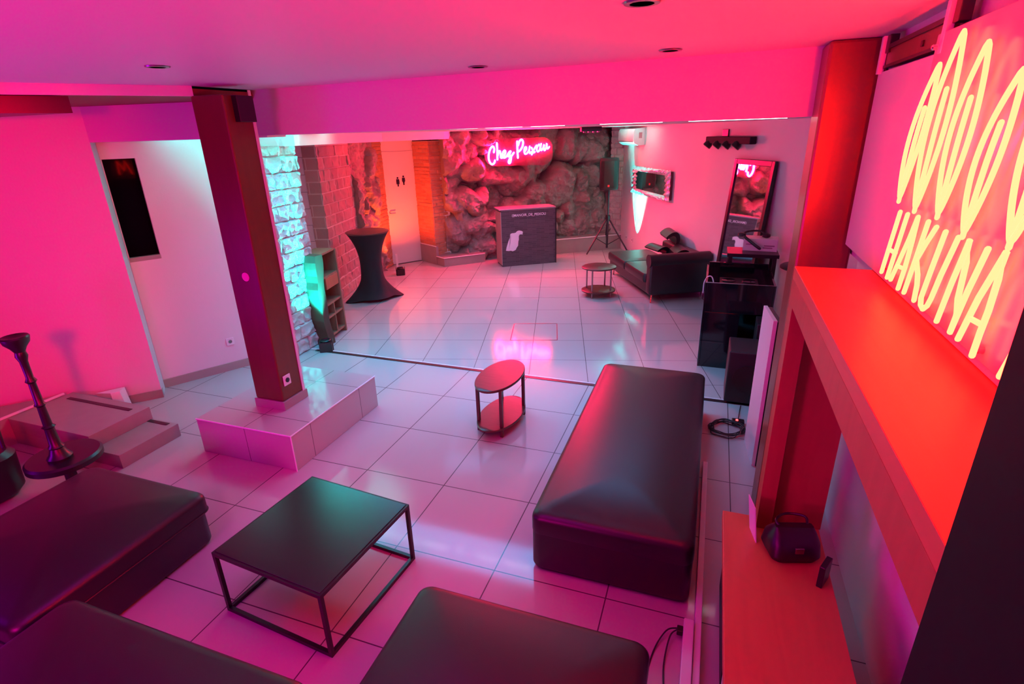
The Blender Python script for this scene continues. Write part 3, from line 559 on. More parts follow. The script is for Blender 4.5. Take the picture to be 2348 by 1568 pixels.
# ---- live-edge bookshelf beside the stone pier
P = thing('wooden_shelf_unit', 'narrow live-edge wooden shelf unit standing beside the stone pier', 'shelf', (-2.36, 6.83, 0), R(83))
# local x runs along the pier (away), local -y faces the room
def live(x0, x1, y, seed):
    pts = []; n = 14
    for i in range(n + 1): z = 1.12 * i / n; pts.append((x0 + 0.018 * math.sin(z * 6 + seed) + 0.008 * math.sin(z * 17), z))
    for i in range(n, -1, -1): z = 1.12 * i / n; pts.append((x1 + 0.022 * math.sin(z * 5 + seed * 2) + 0.01 * math.sin(z * 13 + 1), z))
    return pts
M_EDGE = wood_mat('pale_bark_edge', (0.07, 0.045, 0.03), (0.04, 0.025, 0.015), 0.7, (8, 8, 1))
bm = bmn(); plate(bm, live(-0.06, 0.06, 0, 1.0), -0.17, 0.10); o = obj('side_board', bm, M_EDGE, P, loc=(-0.46, 0, 0)); o.rotation_euler = (0, 0, R(-14))
bm = bmn(); plate(bm, [(0.0, 0), (0.03, 0), (0.03, 1.10), (0.0, 1.10)], -0.15, 0.10); obj('side_board', bm, M_SHELFW, P, loc=(0.02, 0, 0))
bm = bmn(); box(bm, -0.42, 0.03, 0.10, 0.115, 0.02, 1.11); obj('back_board', bm, M_SHELFW, P)
for zz in (0.06, 0.30, 0.46, 0.80, 1.085):
    bm = bmn(); box(bm, -0.40, 0.02, -0.14, 0.10, zz, zz + 0.025, 0.002); obj('shelf_board', bm, M_SHELFW, P)
bm = bmn(); box(bm, -0.34, 0.01, -0.145, -0.12, 0.66, 0.80, 0.003); obj('front_board', bm, M_OAKD, P)
bm = bmn(); box(bm, -0.21, -0.19, -0.14, 0.10, 0.085, 0.46, 0.002); obj('divider', bm, M_SHELFW, P)
def figurine(label, loc):
    P_ = thing('figurine', label, 'figurine', loc, 0, 'white figurines in the shelf unit')
    bm = bmn(); lathe(bm, [(0.028, 0), (0.03, 0.012), (0.012, 0.02), (0.018, 0.05), (0.024, 0.07), (0.016, 0.09)], 16); obj('body', bm, M_WHITE, P_, True)
    bm = bmn(); lathe(bm, [(0.004, 0.088), (0.018, 0.098), (0.02, 0.112), (0.012, 0.126), (0.002, 0.13)], 16); obj('head', bm, M_WHITE, P_, True)
figurine('small white figurine in the upper cubby of the shelf unit', (-2.33, 6.71, 0.325))
figurine('small white figurine in the bottom cubby of the shelf unit', (-2.35, 6.69, 0.085))

# ---- par cans
def par_can(label, loc, rz, face):
    P = thing('par_light', label, 'stage light', loc, rz, 'black floor spotlights')
    bm = bmn(); loft(bm, [rrect(0.15, 0.13, 0.015, 0.0), rrect(0.15, 0.13, 0.015, 0.10), rrect(0.145, 0.125, 0.02, 0.118)]); obj('body', bm, M_BLACK, P, True)
    bm = bmn(); lathe(bm, [(0.055, 0.112), (0.062, 0.135), (0.055, 0.142), (0.052, 0.128)], 24); obj('bezel', bm, M_BLACK, P, True)
    bm = bmn(); lathe(bm, [(0.052, 0.119), (0.05, 0.127)], 24); obj('lens', bm, face, P, True)
    for s_ in (-1, 1): bm = bmn(); box(bm, s_ * 0.079 - 0.003, s_ * 0.079 + 0.003, -0.012, 0.012, 0.0, 0.15, 0.001); obj('yoke_arm', bm, M_BLACK, P)
    return P
par_can('lit cyan floor spotlight at the foot of the shelf unit', (-2.25, 6.12, 0), R(10), M_LEDC)
par_can('small black floor spotlight glowing by the restroom door', (-2.03, 9.86, 0), R(15), M_LEDO)
par_can('black floor spotlight hidden between the sofa and the far right wall', (2.38, 10.75, 0), R(8), M_LEDC)
P = thing('door_post_stub', 'short pale post standing against the frame of the restroom door', 'post', (-2.20, 10.45, 0), 0.2)
bm = bmn(); box(bm, -0.02, 0.02, -0.02, 0.02, 0, 0.27, 0.004); obj('shaft', bm, M_WHITE, P)

# ---- cocktail table in stretch cover
P = thing('cocktail_table', 'tall round cocktail table in a black stretch cover with pointed feet', 'table', (-2.16, 8.33, 0), R(12))
rings = []; n = 64
for k in range(25):
    t = k / 24; z = 1.05 * t
    for_r = []
    foot = max(0, 1 - t * 3.2) ** 1.3
    rr = 0.165 + 0.15 * (abs(t - 0.52) / 0.48) ** 2.3 * (1.0 if t > 0.52 else 0.85)
    for i in range(n):
        a = 2 * math.pi * i / n; lobe = max(0, math.cos(2 * (a - R(15)))) ** 3
        r_ = rr + foot * (0.17 * lobe - 0.02) ; zz = z + (0.055 * (1 - lobe) * (1 - t) if k < 3 else 0) * (1 - k / 3)
        for_r.append((r_ * math.cos(a), r_ * math.sin(a), max(zz, 0.0)))
    rings.append(for_r)
bm = bmn(); loft(bm, rings); obj('stretch_cover', bm, M_FABRIC, P, True)
bm = bmn(); lathe(bm, [(0.312, 1.045), (0.325, 1.055), (0.325, 1.066), (0.31, 1.072)], 48); obj('table_top', bm, mat('dark_red_top', (0.10, 0.04, 0.035), 0.35), P, True)

# ---- bar counter
bp0, bp1 = Vector((-0.134, 10.25)), Vector((0.906, 10.508)); bd = bp1 - bp0; bang = math.atan2(bd.y, bd.x); bL = bd.length
P = thing('bar_counter', 'dark brick-clad bar counter with white writing and dog silhouette', 'bar', (bp0.x, bp0.y, 0), bang)
bm = bmn(); box(bm, 0, bL, 0.0, 0.42, 0.0, 1.055, 0.002); obj('body', bm, M_CLAD, P)
bm = bmn(); box(bm, -0.012, 0.0, -0.0, 0.42, 0.03, 1.03, 0.001); obj('side_panel', bm, mat('rough_side_board', (0.40, 0.30, 0.27), 0.7, bump=(30, 0.4)), P)
bm = bmn(); box(bm, -0.03, bL + 0.01, 0.015, 0.46, 1.056, 1.08, 0.003); obj('counter_top', bm, mat('glossy_top_board', (0.35, 0.30, 0.32), 0.15), P)
bm = bmn(); box(bm, bL - 0.006, bL + 0.012, -0.012, 0.008, 0.0, 1.055, 0.001); obj('edge_strip', bm, M_BLACK, P)
text_mesh('lettering', 'MANOIR_DE_PEIXOU', 0.066, M_LETTER, P, (0.558, -0.004, 0.938), (R(90), 0, 0), 0.002)
bm = bmn()
def ring_plate(b_, outer, inner, y0, y1):
    n_ = len(outer)
    a = [b_.verts.new((x, y0, z)) for x, z in outer]; c = [b_.verts.new((x, y0, z)) for x, z in inner]
    for i in range(n_): b_.faces.new((a[i], a[(i + 1) % n_], c[(i + 1) % n_], c[i]))
ix, iz = 0.232, 0.958
ro = [(p[0] + ix, p[1] + iz) for p in rrect(0.050, 0.050, 0.013, 0)]; ri = [(p[0] + ix, p[1] + iz) for p in rrect(0.040, 0.040, 0.009, 0)]
ring_plate(bm, ro, ri, -0.005, -0.002)
c1 = [(ix + 0.013 * math.cos(k * math.pi / 10), iz + 0.013 * math.sin(k * math.pi / 10)) for k in range(20)]; c2 = [(ix + 0.0085 * math.cos(k * math.pi / 10), iz + 0.0085 * math.sin(k * math.pi / 10)) for k in range(20)]
ring_plate(bm, c1, c2, -0.005, -0.002); plate(bm, [(ix + 0.013 + 0.003 * math.cos(k), iz + 0.013 + 0.003 * math.sin(k)) for k in range(6)], -0.005, -0.004)
obj('camera_icon', bm, M_LETTER, P)
dog = [(470, 770), (500, 760), (545, 757), (575, 745), (600, 715), (640, 704), (690, 712), (718, 730), (716, 750), (700, 765), (712, 795), (690, 785), (672, 775), (650, 790), (633, 830), (636, 900), (622, 945), (615, 1000), (620, 1030), (590, 1075), (575, 1115), (545, 1135), (510, 1150), (470, 1138), (430, 1145), (370, 1140), (382, 1070), (400, 1000), (420, 930), (445, 870), (470, 835), (490, 815), (465, 812), (453, 792)]
def bar_xy(x, y):
    t = (y - 275) / 1193; xl = 265 + 40 * t; xr = 1412 + 10 * t; s = (x - xl) / (xr - xl); yt = 290 - 50 * s; yb = 1500 - 105 * s
    return (s * bL, 1.055 * (1 - (y - yt) / (yb - yt)))
bm = bmn(); plate(bm, [bar_xy(x, y) for x, y in dog], -0.006, -0.001); bmesh.ops.triangulate(bm, faces=[f for f in bm.faces if len(f.verts) > 4]); obj('dog_silhouette', bm, M_LETTER, P)

# ---- neon name sign on the rock wall
SX = 0.000728 * 1.02
P = thing('neon_sign', 'white-pink handwritten neon sign reading Chez Peixou on the rock wall', 'neon sign', (0.235, 11.0, 2.06), 0)
def nt_(p): return ((p[0] - 1070) * SX, 0, -(p[1] - 660) * SX)
chez = [[(430, 650), (442, 560), (405, 505), (345, 560), (300, 680), (290, 800), (320, 900), (375, 945), (430, 910), (452, 850)],
 [(515, 430), (520, 600), (515, 830)], [(518, 760), (550, 650), (585, 625), (600, 700), (612, 785), (650, 780), (700, 730), (730, 660), (715, 615), (672, 650), (652, 730), (685, 790), (750, 760), (820, 670), (865, 635), (835, 700), (800, 765), (862, 745), (872, 800), (850, 900), (822, 930), (805, 890), (850, 800), (945, 675)],
 [(1040, 405), (1040, 600), (1048, 800)], [(1062, 500), (1100, 400), (1150, 365), (1188, 410), (1175, 520), (1120, 610), (1060, 655)],
 [(1225, 660), (1270, 600), (1268, 548), (1232, 560), (1215, 640), (1235, 710), (1290, 695), (1340, 620), (1362, 530), (1345, 620), (1360, 695), (1400, 670)],
 [(1405, 565), (1432, 620), (1445, 685), (1490, 670)], [(1535, 515), (1470, 610), (1408, 730)],
 [(1600, 495), (1555, 545), (1540, 620), (1570, 665), (1618, 620), (1630, 540), (1600, 495)],
 [(1655, 480), (1640, 560), (1655, 635), (1700, 590), (1732, 500), (1725, 570), (1742, 640), (1785, 570), (1800, 475), (1798, 560), (1820, 600), (1862, 560)]]
for grp in ((0, 1, 2), (3, 4), (5, 6, 7, 8, 9)):
    bm = bmn()
    for k in grp: rnd_tube(bm, smooth_path([nt_(p) for p in chez[k]], 5), 0.0165 if k < 5 else 0.0145)
    obj('word_tube', bm, M_NEONW, P, True)
bm = bmn(); bk = [(p[0], p[1]) for p in rrect(1.32, 0.50, 0.20, 0)]; plate(bm, bk, 0.03, 0.036); obj('backing_sheet', bm, mat('clear_acrylic', (0.6, 0.5, 0.5), 0.05, trans=0.9), P)
for x_ in (-0.5, 0.5):
    bm = bmn(); tube(bm, [(x_, 0.0, 0.2), (x_, 0.55, 0.2)], 0.006); obj('standoff', bm, M_CHROME, P)

# ---- jar on the stage
P = thing('clay_jar', 'small pale amphora jar with ring handle on the stage', 'jar', (1.26, 12.0, 0.30), R(10))
bm = bmn(); lathe(bm, [(0.055, 0), (0.06, 0.01), (0.09, 0.10), (0.100, 0.17), (0.085, 0.225), (0.045, 0.26), (0.035, 0.285), (0.045, 0.30), (0.03, 0.30)], 28); obj('body', bm, M_JAR, P, True)
bm = bmn(); tube(bm, [(0.048 * math.cos(2 * math.pi * k / 20), 0, 0.325 + 0.048 * math.sin(2 * math.pi * k / 20)) for k in range(20)], 0.009, 8, True); obj('handle', bm, M_JAR, P, True)

# ---- speaker on tripod
sp0 = Vector((2.05, 11.30, 0))
P = thing('speaker_stand', 'black tripod stand holding the loudspeaker by the stage', 'speaker stand', sp0, 0)
bm = bmn(); tube(bm, [(0, 0, 0.10), (0, 0, 0.72)], 0.022); tube(bm, [(0, 0, 0.70), (0, 0, 1.29)], 0.016); obj('pole', bm, M_BLACK, P, True)
bm = bmn(); lathe(bm, [(0.05, 0.66), (0.05, 0.76), (0.03, 0.78)], 16); obj('collar', bm, M_BLACK, P, True)
for a in (205, 325, 85):
    ca, sa_ = math.cos(R(a)), math.sin(R(a))
    bm = bmn(); tube(bm, [(0.04 * ca, 0.04 * sa_, 0.68), (0.50 * ca, 0.50 * sa_, 0.015)], 0.016); lg = obj('leg', bm, M_BLACK, P, True)
    bm = bmn(); tube(bm, [(0, 0, 0.16), (0.28 * ca, 0.28 * sa_, 0.33)], 0.008); obj('brace', bm, M_BLACK, P, True)
P = thing('loudspeaker', 'black loudspeaker on the tripod stand by the rock wall', 'loudspeaker', sp0 + Vector((0, 0, 1.29)), R(-12))
bm = bmn(); sh = [(-0.19, -0.15), (0.19, -0.15), (0.19, -0.05), (0.12, 0.17), (-0.12, 0.17), (-0.19, -0.05)]
sh = [(-0.175, -0.16), (-0.10, -0.19), (0.10, -0.19), (0.175, -0.16), (0.19, -0.10), (0.13, 0.17), (-0.13, 0.17), (-0.19, -0.10)]
loft(bm, [[(x * k, y * k, z) for x, y in sh] for k, z in ((0.93, 0), (1, 0.03), (1, 0.56), (0.93, 0.60))]); obj('cabinet', bm, M_MATT, P, True)
bm = bmn(); loft(bm, [[(x, y - 0.003, z) for x, y in ((-0.16, -0.165), (-0.095, -0.192), (0.095, -0.192), (0.16, -0.165), (0.15, -0.15), (-0.15, -0.15))] for z in (0.04, 0.55)]); obj('grille', bm, mat('perforated_grille', (0.02, 0.02, 0.02), 0.45, 0.5, bump=(300, 0.6)), P)
bm = bmn(); box(bm, -0.02, 0.02, -0.202, -0.196, 0.06, 0.10, 0.002); obj('badge', bm, mat('red_badge', (0.8, 0.05, 0.05), 0.4), P)

# ---- far right wall objects: local frame, x toward the camera along the wall, -y into the room
def on_wall(y): t = (wr.y - y) / 0.990; return (wr.x + 0.139 * t, y)
WA = math.atan2(wdv.y, wdv.x)
x_, y_ = on_wall(11.05)
P = thing('air_conditioner', 'white split air conditioner high on the far right wall', 'air conditioner', (x_ - 0.004, y_, 2.13), WA)
bm = bmn(); prof = [(0.0, 0.0), (-0.13, -0.005), (-0.20, 0.03), (-0.225, 0.10), (-0.225, 0.22), (-0.20, 0.285), (0.0, 0.30)]
loft(bm, [[(xx, y, z) for y, z in prof] for xx in (-0.42, 0.42)]); obj('casing', bm, M_WHITE, P, True)
bm = bmn(); box(bm, -0.40, 0.40, -0.232, -0.19, 0.055, 0.062); obj('louvre', bm, M_GREYM, P)
bm = bmn(); box(bm, 0.42, 0.423, -0.12, -0.06, 0.12, 0.22); obj('side_label', bm, M_GREYM, P)
# baroque mirror
x_, y_ = on_wall(10.15)
P = thing('ornate_mirror', 'wide mirror in a silver baroque frame on the far right wall', 'mirror', (x_, y_, 1.50), WA)
hw_, hh_ = 0.87, 0.25
bm = bmn(); box(bm, -hw_ + 0.02, hw_ - 0.02, -0.06, -0.01, -hh_ + 0.02, hh_ - 0.02, 0.004); obj('backing', bm, mat('dark_frame_side', (0.10, 0.05, 0.06), 0.5), P)
bm = bmn(); box(bm, -hw_ + 0.17, hw_ - 0.17, -0.066, -0.061, -hh_ + 0.085, hh_ - 0.085); obj('mirror_glass', bm, M_MIRROR, P)
bm = bmn(); nu, nv = 260, 10
def frame_pt(a, b):
    per = 2 * (2 * hw_ + 2 * hh_); s = a * per
    for (p0, p1, ax, az) in (((-hw_, -hh_), (hw_, -hh_), 0, 1), ((hw_, -hh_), (hw_, hh_), -1, 0), ((hw_, hh_), (-hw_, hh_), 0, -1), ((-hw_, hh_), (-hw_, -hh_), 1, 0)):
        L_ = abs(p1[0] - p0[0]) + abs(p1[1] - p0[1])
        if s <= L_ + 1e-9: break
        s -= L_
    k = min(s / L_, 1); x = p0[0] + (p1[0] - p0[0]) * k; z = p0[1] + (p1[1] - p0[1]) * k
    return x, z
ringsF = []
for j in range(nv + 1):
    b_ = j / nv; rg_ = []
    for i in range(nu):
        x, z = frame_pt(i / nu, 0); fx = 1 - b_ * 0.185 / hw_; fz = 1 - b_ * 0.09 / hh_
        wob = 1 + 0.02 * math.sin(i / nu * 2 * math.pi * 34) * (1 - b_)
        X, Z = x * fx * (1 + (wob - 1) * 0.5), z * fz * wob
        h = 0.035 * math.sin(math.pi * b_) + 0.022 * noise.noise(Vector((X * 14, Z * 14, 1))) + 0.016 * math.sin(i / nu * 2 * math.pi * 44 + b_ * 5)
        if j in (0, nv): h = 0.0
        rg_.append((X, -0.062 - max(h, -0.005), Z))
    ringsF.append(rg_)
loft(bm, ringsF, cap=False); obj('frame', bm, M_SILVER, P, True)
# light bar with four heads
x_, y_ = on_wall(7.60)
P = thing('spotlight_bar', 'black bar of four small spotlights high on the far right wall', 'stage light', (x_, y_, 2.17), WA)
bm = bmn(); box(bm, -0.55, 0.58, -0.10, -0.01, 0.02, 0.11, 0.01); obj('bar', bm, M_FABRIC, P)
for k in range(4):
    bm = bmn(); lathe(bm, [(0.035, 0.03), (0.055, 0.0), (0.058, -0.05), (0.05, -0.055)], 20); o = obj('spot_head', bm, M_BLACK, P, True, loc=(-0.48 + 0.25 * k, -0.08, 0.02)); o.rotation_euler = (R(-35), R(15), 0)
    bm = bmn(); lathe(bm, [(0.045, -0.056), (0.040, -0.0575)], 20); obj('lens', bm, M_GREYM, o)
bm = bmn(); box(bm, -0.25, -0.10, -0.02, 0.0, 0.08, 0.20, 0.004); obj('bracket', bm, M_BLACK, P)
# tall mirror leaning against the wall
x_, y_ = on_wall(6.95)
P = thing('leaning_mirror', 'tall black-framed mirror leaning on the far right wall behind the sofa', 'mirror', (x_, y_, 0), WA)
tl = R(4.5); piv = bpy.data.objects.new('mirror_frame', None)
def lean(o): o.rotation_euler = (-tl, 0, 0); o.location = (0, -0.20, 0)
W_, H_ = 0.44, 2.02
bm = bmn(); fr = 0.065
box(bm, -W_, -W_ + fr, -0.02, 0.02, 0, H_, 0.006); box(bm, W_ - fr, W_, -0.02, 0.02, 0, H_, 0.006); box(bm, -W_ + fr, W_ - fr, -0.02, 0.02, 0, fr, 0.006); box(bm, -W_ + fr, W_ - fr, -0.02, 0.02, H_ - fr, H_, 0.006)
lean(obj('frame', bm, M_BLACK, P))
bm = bmn(); box(bm, -W_ + fr, W_ - fr, -0.004, 0.004, fr, H_ - fr); lean(obj('mirror_glass', bm, M_MIRROR, P))
bm = bmn(); box(bm, -W_ + fr, W_ - fr, 0.005, 0.015, fr, H_ - fr); lean(obj('backing', bm, M_MATT, P))
x_, y_ = on_wall(11.35); socket('white socket at the foot of the far right wall nearest the rocks', (x_, y_, 0.30), WA)
x_, y_ = on_wall(11.02); socket('white socket at the foot of the far right wall beside the cyan beam', (x_, y_, 0.30), WA)
bpy.data.objects.remove(piv)
# white pipe box near the header end
x_, y_ = on_wall(4.72)
P = thing('cable_trunking', 'short white trunking pipe high on the wall beside the timber column', 'trunking', (x_, y_, 1.95), WA)
bm = bmn(); box(bm, -0.05, 0.05, -0.06, 0, 0.12, 0.50, 0.01); obj('upper_box', bm, M_WHITE, P)
bm = bmn(); box(bm, -0.035, 0.035, -0.07, 0, 0.0, 0.12, 0.01); obj('lower_box', bm, M_WHITE, P)

# ---- chaise sofa, local x runs from the near arm to the far end, y from wall (0) into room (-)
so = Vector((2.03, 7.62)); sx_ = Vector((-0.139, 0.990)); sang = math.atan2(sx_.y, sx_.x)
P = thing('chaise_sofa', 'black leather chaise sofa with rolled arm and adjustable headrests', 'sofa', (so.x, so.y, 0), sang)
# local: +x away along wall, +y is left of x = into the room; wall side is -y
Ln, Dp = 1.92, 0.92
bm = bmn(); loft(bm, [rrect(Ln - 0.1, Dp - 0.1, 0.03, 0.10, cx=Ln / 2 + 0.02, cy=-Dp / 2), rrect(Ln - 0.02, Dp - 0.04, 0.03, 0.13, cx=Ln / 2, cy=-Dp / 2), rrect(Ln - 0.02, Dp - 0.04, 0.03, 0.27, cx=Ln / 2, cy=-Dp / 2)]); obj('base', bm, M_LEATHER, P, True)
for k in range(2):
    l_ = (Ln - 0.2) / 2; cx = 0.19 + l_ * (k + 0.5)
    bm = bmn(); rr_ = [rrect(l_ - 0.02, Dp - 0.18, 0.04, 0.27, cx=cx, cy=-Dp / 2 + 0.10), rrect(l_ - 0.004, Dp - 0.16, 0.05, 0.30, cx=cx, cy=-Dp / 2 + 0.10), rrect(l_ - 0.004, Dp - 0.16, 0.05, 0.37, cx=cx, cy=-Dp / 2 + 0.10), rrect(l_ - 0.03, Dp - 0.19, 0.05, 0.40, cx=cx, cy=-Dp / 2 + 0.10), rrect(l_ - 0.25, Dp - 0.45, 0.05, 0.415, cx=cx, cy=-Dp / 2 + 0.10)]
    loft(bm, rr_); obj('seat_cushion', bm, M_LEATHER, P, True)
bm = bmn(); box(bm, 0.0, 0.17, -Dp, 0.0, 0.12, 0.60, 0.03, 3); tube(bm, [(0.075, 0.01, 0.62), (0.075, -Dp, 0.62)], 0.095, 20); obj('armrest', bm, M_LEATHER, P, True)
bm = bmn(); box(bm, 0.02, Ln - 0.55, -Dp - 0.0, -Dp + 0.18, 0.12, 0.66, 0.04, 3); obj('backrest', bm, M_LEATHER, P, True)
def headrest(x, y, z, w_, h_, tilt):
    b_ = bmn(); pts = []
    for k in range(10):
        a = -0.4 + 2.3 * k / 9; pts.append((0.16 * math.sin(a) * 1.0, h_ * (0.55 - 0.55 * math.cos(a)) if k < 0 else h_ * math.cos(a - 0.5)))
    outer = [(p[0], p[1]) for p in pts]; inner = [(p[0] * 0.66, p[1] * 0.72) for p in reversed(pts)]
    sh_ = outer + inner
    loft(b_, [[(xx, yy, zz) for yy, zz in sh_] for xx in (-w_ / 2, w_ / 2)])
    o = obj('headrest', b_, M_LEATHER, P, True, loc=(x, y, z)); o.rotation_euler = (0, 0, tilt); return o
headrest(1.15, -Dp + 0.20, 0.64, 0.46, 0.22, R(170)); headrest(0.62, -Dp + 0.26, 0.52, 0.42, 0.16, R(168)); headrest(1.25, -Dp + 0.36, 0.46, 0.40, 0.14, R(190))
for (x, y) in ((0.06, -0.06), (Ln - 0.1, -0.08), (0.06, -Dp + 0.08), (Ln - 0.1, -Dp + 0.08)):
    bm = bmn(); tube(bm, [(x, y, 0.12), (x - 0.03, y + 0.02, 0.0)], 0.012); obj('leg', bm, M_CHROME, P, True)

# ---- small round table by the sofa
P = thing('round_side_table', 'small round dark side table with chrome legs beside the chaise sofa', 'side table', (1.37, 8.15, 0), 0.3)
bm = bmn(); lathe(bm, [(0.255, 0.435), (0.265, 0.44), (0.265, 0.455), (0.255, 0.46)], 40, 0, 0, 1, 0.95); obj('table_top', bm, M_WALNUT, P, True)
bm = bmn(); lathe(bm, [(0.255, 0.075), (0.265, 0.08), (0.265, 0.095), (0.255, 0.10)], 40, 0, 0, 1, 0.95); obj('lower_shelf', bm, M_WALNUT, P, True)
for a in (35, 130, 215, 310):
    bm = bmn(); tube(bm, [(0.20 * math.cos(R(a)), 0.20 * math.sin(R(a)), 0.0), (0.20 * math.cos(R(a)), 0.20 * math.sin(R(a)), 0.44)], 0.013); obj('leg', bm, M_GREYM, P, True)

# ---- DJ desk: local x along its front (to the right), y away
dj = Vector((1.99, 5.34)); djang = R(-20.5)
P = thing('dj_booth', 'glossy black disc jockey booth with sunken top right of the room', 'dj booth', (dj.x, dj.y, 0), djang)
bw_, bd_, bh_ = 0.66, 0.80, 0.93
bm = bmn(); box(bm, 0, 0.02, 0, bd_, 0, bh_ - 0.005, 0.002); obj('side_panel', bm, M_BLACKG, P)
bm = bmn(); box(bm, bw_ - 0.02, bw_, 0, bd_, 0, bh_ - 0.005, 0.002); obj('side_panel', bm, M_BLACKG, P)
bm = bmn(); box(bm, 0.021, bw_ - 0.021, 0.0, 0.018, 0.62, bh_, 0.002); obj('front_panel', bm, M_BLACKG, P)
bm = bmn(); box(bm, 0.021, 0.36, 0.004, 0.018, 0.0, 0.615, 0.002); obj('lower_panel', bm, M_BLACKG, P)
bm = bmn(); box(bm, 0.021, bw_ - 0.021, bd_ - 0.02, bd_, 0.0, bh_ + 0.04, 0.002); obj('back_panel', bm, M_BLACKG, P)
bm = bmn(); box(bm, 0.021, bw_ - 0.021, 0.019, bd_ - 0.021, 0.81, 0.83, 0.001); obj('sunken_top', bm, M_BLACKG, P)
bm = bmn(); tube(bm, [(0.0, 0.0, bh_), (bw_, 0.0, bh_), (bw_, 0, 0.7)], 0.004, 6); tube(bm, [(0.005, 0, bh_), (0.005, bd_, bh_)], 0.005, 6); tube(bm, [(0.0, -0.002, 0.05), (0.0, -0.002, 0.70)], 0.004, 6); obj('edge_trim', bm, M_GREYM, P)
P2 = thing('jog_controller', 'black mixer controller lying in the sunken booth top', 'mixer', (dj.x, dj.y, 0.83), djang)
bm = bmn(); box(bm, 0.14, 0.52, 0.16, 0.52, 0.0, 0.035, 0.006); obj('body', bm, M_BLACK, P2)
for xx in (0.23, 0.43):
    bm = bmn(); lathe(bm, [(0.07, 0.035), (0.07, 0.045), (0.065, 0.048)], 28, xx, 0.36); obj('jog_wheel', bm, M_BLACKG, P2, True)
bm = bmn(); pts = smooth_path([(0.09, 0.14, 0.90 - 0.88), (0.06, 0.17, 0.99 - 0.88), (0.02, 0.16, 1.0 - 0.88), (-0.012, 0.20, 0.93 - 0.88), (-0.015, 0.24, 0.80 - 0.88)])
tag(obj('white_cable', bm if False else tube(bm, pts, 0.006), M_WCABLE, None, True, (dj.x, dj.y, 0.83), djang), 'white cable looped over the left rim of the booth', 'cable')
# rear desk with the white box
P = thing('rear_desk', 'black desk behind the booth carrying the white box', 'desk', (2.475, 6.067, 0), djang)
bm = bmn(); box(bm, 0, 0.54, 0, 0.40, 1.02, 1.06, 0.003); obj('desk_top', bm, M_BLACK, P)
for (x, y) in ((0.02, 0.02), (0.48, 0.02), (0.02, 0.34), (0.48, 0.34)):
    bm = bmn(); box(bm, x, x + 0.04, y, y + 0.04, 0, 1.02, 0.002); obj('leg', bm, M_BLACK, P)
P = thing('equipment_box', 'white cardboard equipment box on the rear desk by the mirror', 'box', (2.70, 6.20, 1.06), R(-26))
bm = bmn(); box(bm, 0, 0.36, 0, 0.22, 0, 0.14, 0.004); obj('carton', bm, M_WHITE, P)
bm = bmn()
for (x0, x1, z) in ((0.03, 0.10, 0.07), (0.22, 0.33, 0.06), (0.21, 0.31, 0.035)): box(bm, x0, x1, -0.003, -0.001, z, z + 0.012)
obj('print', bm, M_GREYM, P)
P = thing('headphones', 'dark headphones draped over the white equipment box', 'headphones', (2.84, 6.24, 1.20), R(-26))
bm = bmn(); tube(bm, smooth_path([(-0.15, 0.02, 0.02), (-0.08, 0.08, 0.05), (0.04, 0.09, 0.06), (0.12, 0.03, 0.03)]), 0.012); obj('headband', bm, M_BLACK, P, True)
for x in (-0.14, 0.12):
    bm = bmn(); lathe(bm, [(0.02, 0), (0.045, 0.01), (0.045, 0.035), (0.02, 0.045)], 20, x, 0.02); obj('ear_cup', bm, M_MATT, P, True)
bm = bmn(); rnd_tube(bm, [(-0.12, -0.04, 0.02), (0.0, -0.085, -0.06), (0.05, -0.10, -0.09)], 0.017); tag(obj('microphone', bm, M_BLACK, None, True, (2.82, 6.15, 1.20), R(-26)), 'black stick microphone hanging down the front of the white box', 'microphone')
# bar stool
P = thing('bar_stool', 'round-topped dark bar stool between the booth and the column', 'stool', (3.03, 5.52, 0), 0)
bm = bmn(); lathe(bm, [(0.17, 0.99), (0.19, 1.0), (0.19, 1.02), (0.17, 1.035)], 32); obj('seat', bm, M_LEATHER, P, True)
bm = bmn(); lathe(bm, [(0.21, 0), (0.21, 0.015), (0.03, 0.04), (0.025, 0.99)], 32); obj('pedestal', bm, M_BLACK, P, True)
# subwoofer
P = thing('subwoofer', 'black box subwoofer on the floor below the booth', 'loudspeaker', (2.19, 4.60, 0), R(-21))
bm = bmn(); box(bm, -0.18, 0.18, -0.20, 0.20, 0.02, 0.52, 0.012); obj('cabinet', bm, M_MATT, P)
bm = bmn(); lathe(bm, [(0.13, 0), (0.13, 0.008), (0.06, 0.004)], 32); o = obj('cone', bm, M_BLACK, P, True, loc=(0, -0.20, 0.27)); o.rotation_euler = (R(90), 0, 0)
for x in (-0.14, 0.14):
    for y in (-0.16, 0.16):
        bm = bmn(); lathe(bm, [(0.018, 0), (0.018, 0.02)], 12, x, y); obj('foot', bm, M_BLACK, P)
P = thing('amplifier_case', 'small blue-lit case inside the booth opening', 'case', (2.55, 4.98, 0), R(-21))
bm = bmn(); box(bm, -0.14, 0.13, -0.16, 0.12, 0.0, 0.62, 0.008); obj('body', bm, M_MATT, P)
bm = bmn(); box(bm, -0.03, 0.03, -0.01, 0.01, 0.62, 0.64, 0.004); obj('handle', bm, M_BLACK, P)
# upright flat panel
P = thing('flat_panel', 'thin upright panel with white edge standing beside the mantel end', 'panel', N(0.500, 3.87, 0), RZ + R(6))
bm = bmn(); box(bm, -0.03, -0.004, 0.0, 0.36, 0.0, 1.16, 0.002); obj('white_face', bm, M_WHITE, P)
bm = bmn(); box(bm, -0.003, 0.03, 0.0, 0.36, 0.0, 1.15, 0.002); obj('black_face', bm, M_BLACK, P)

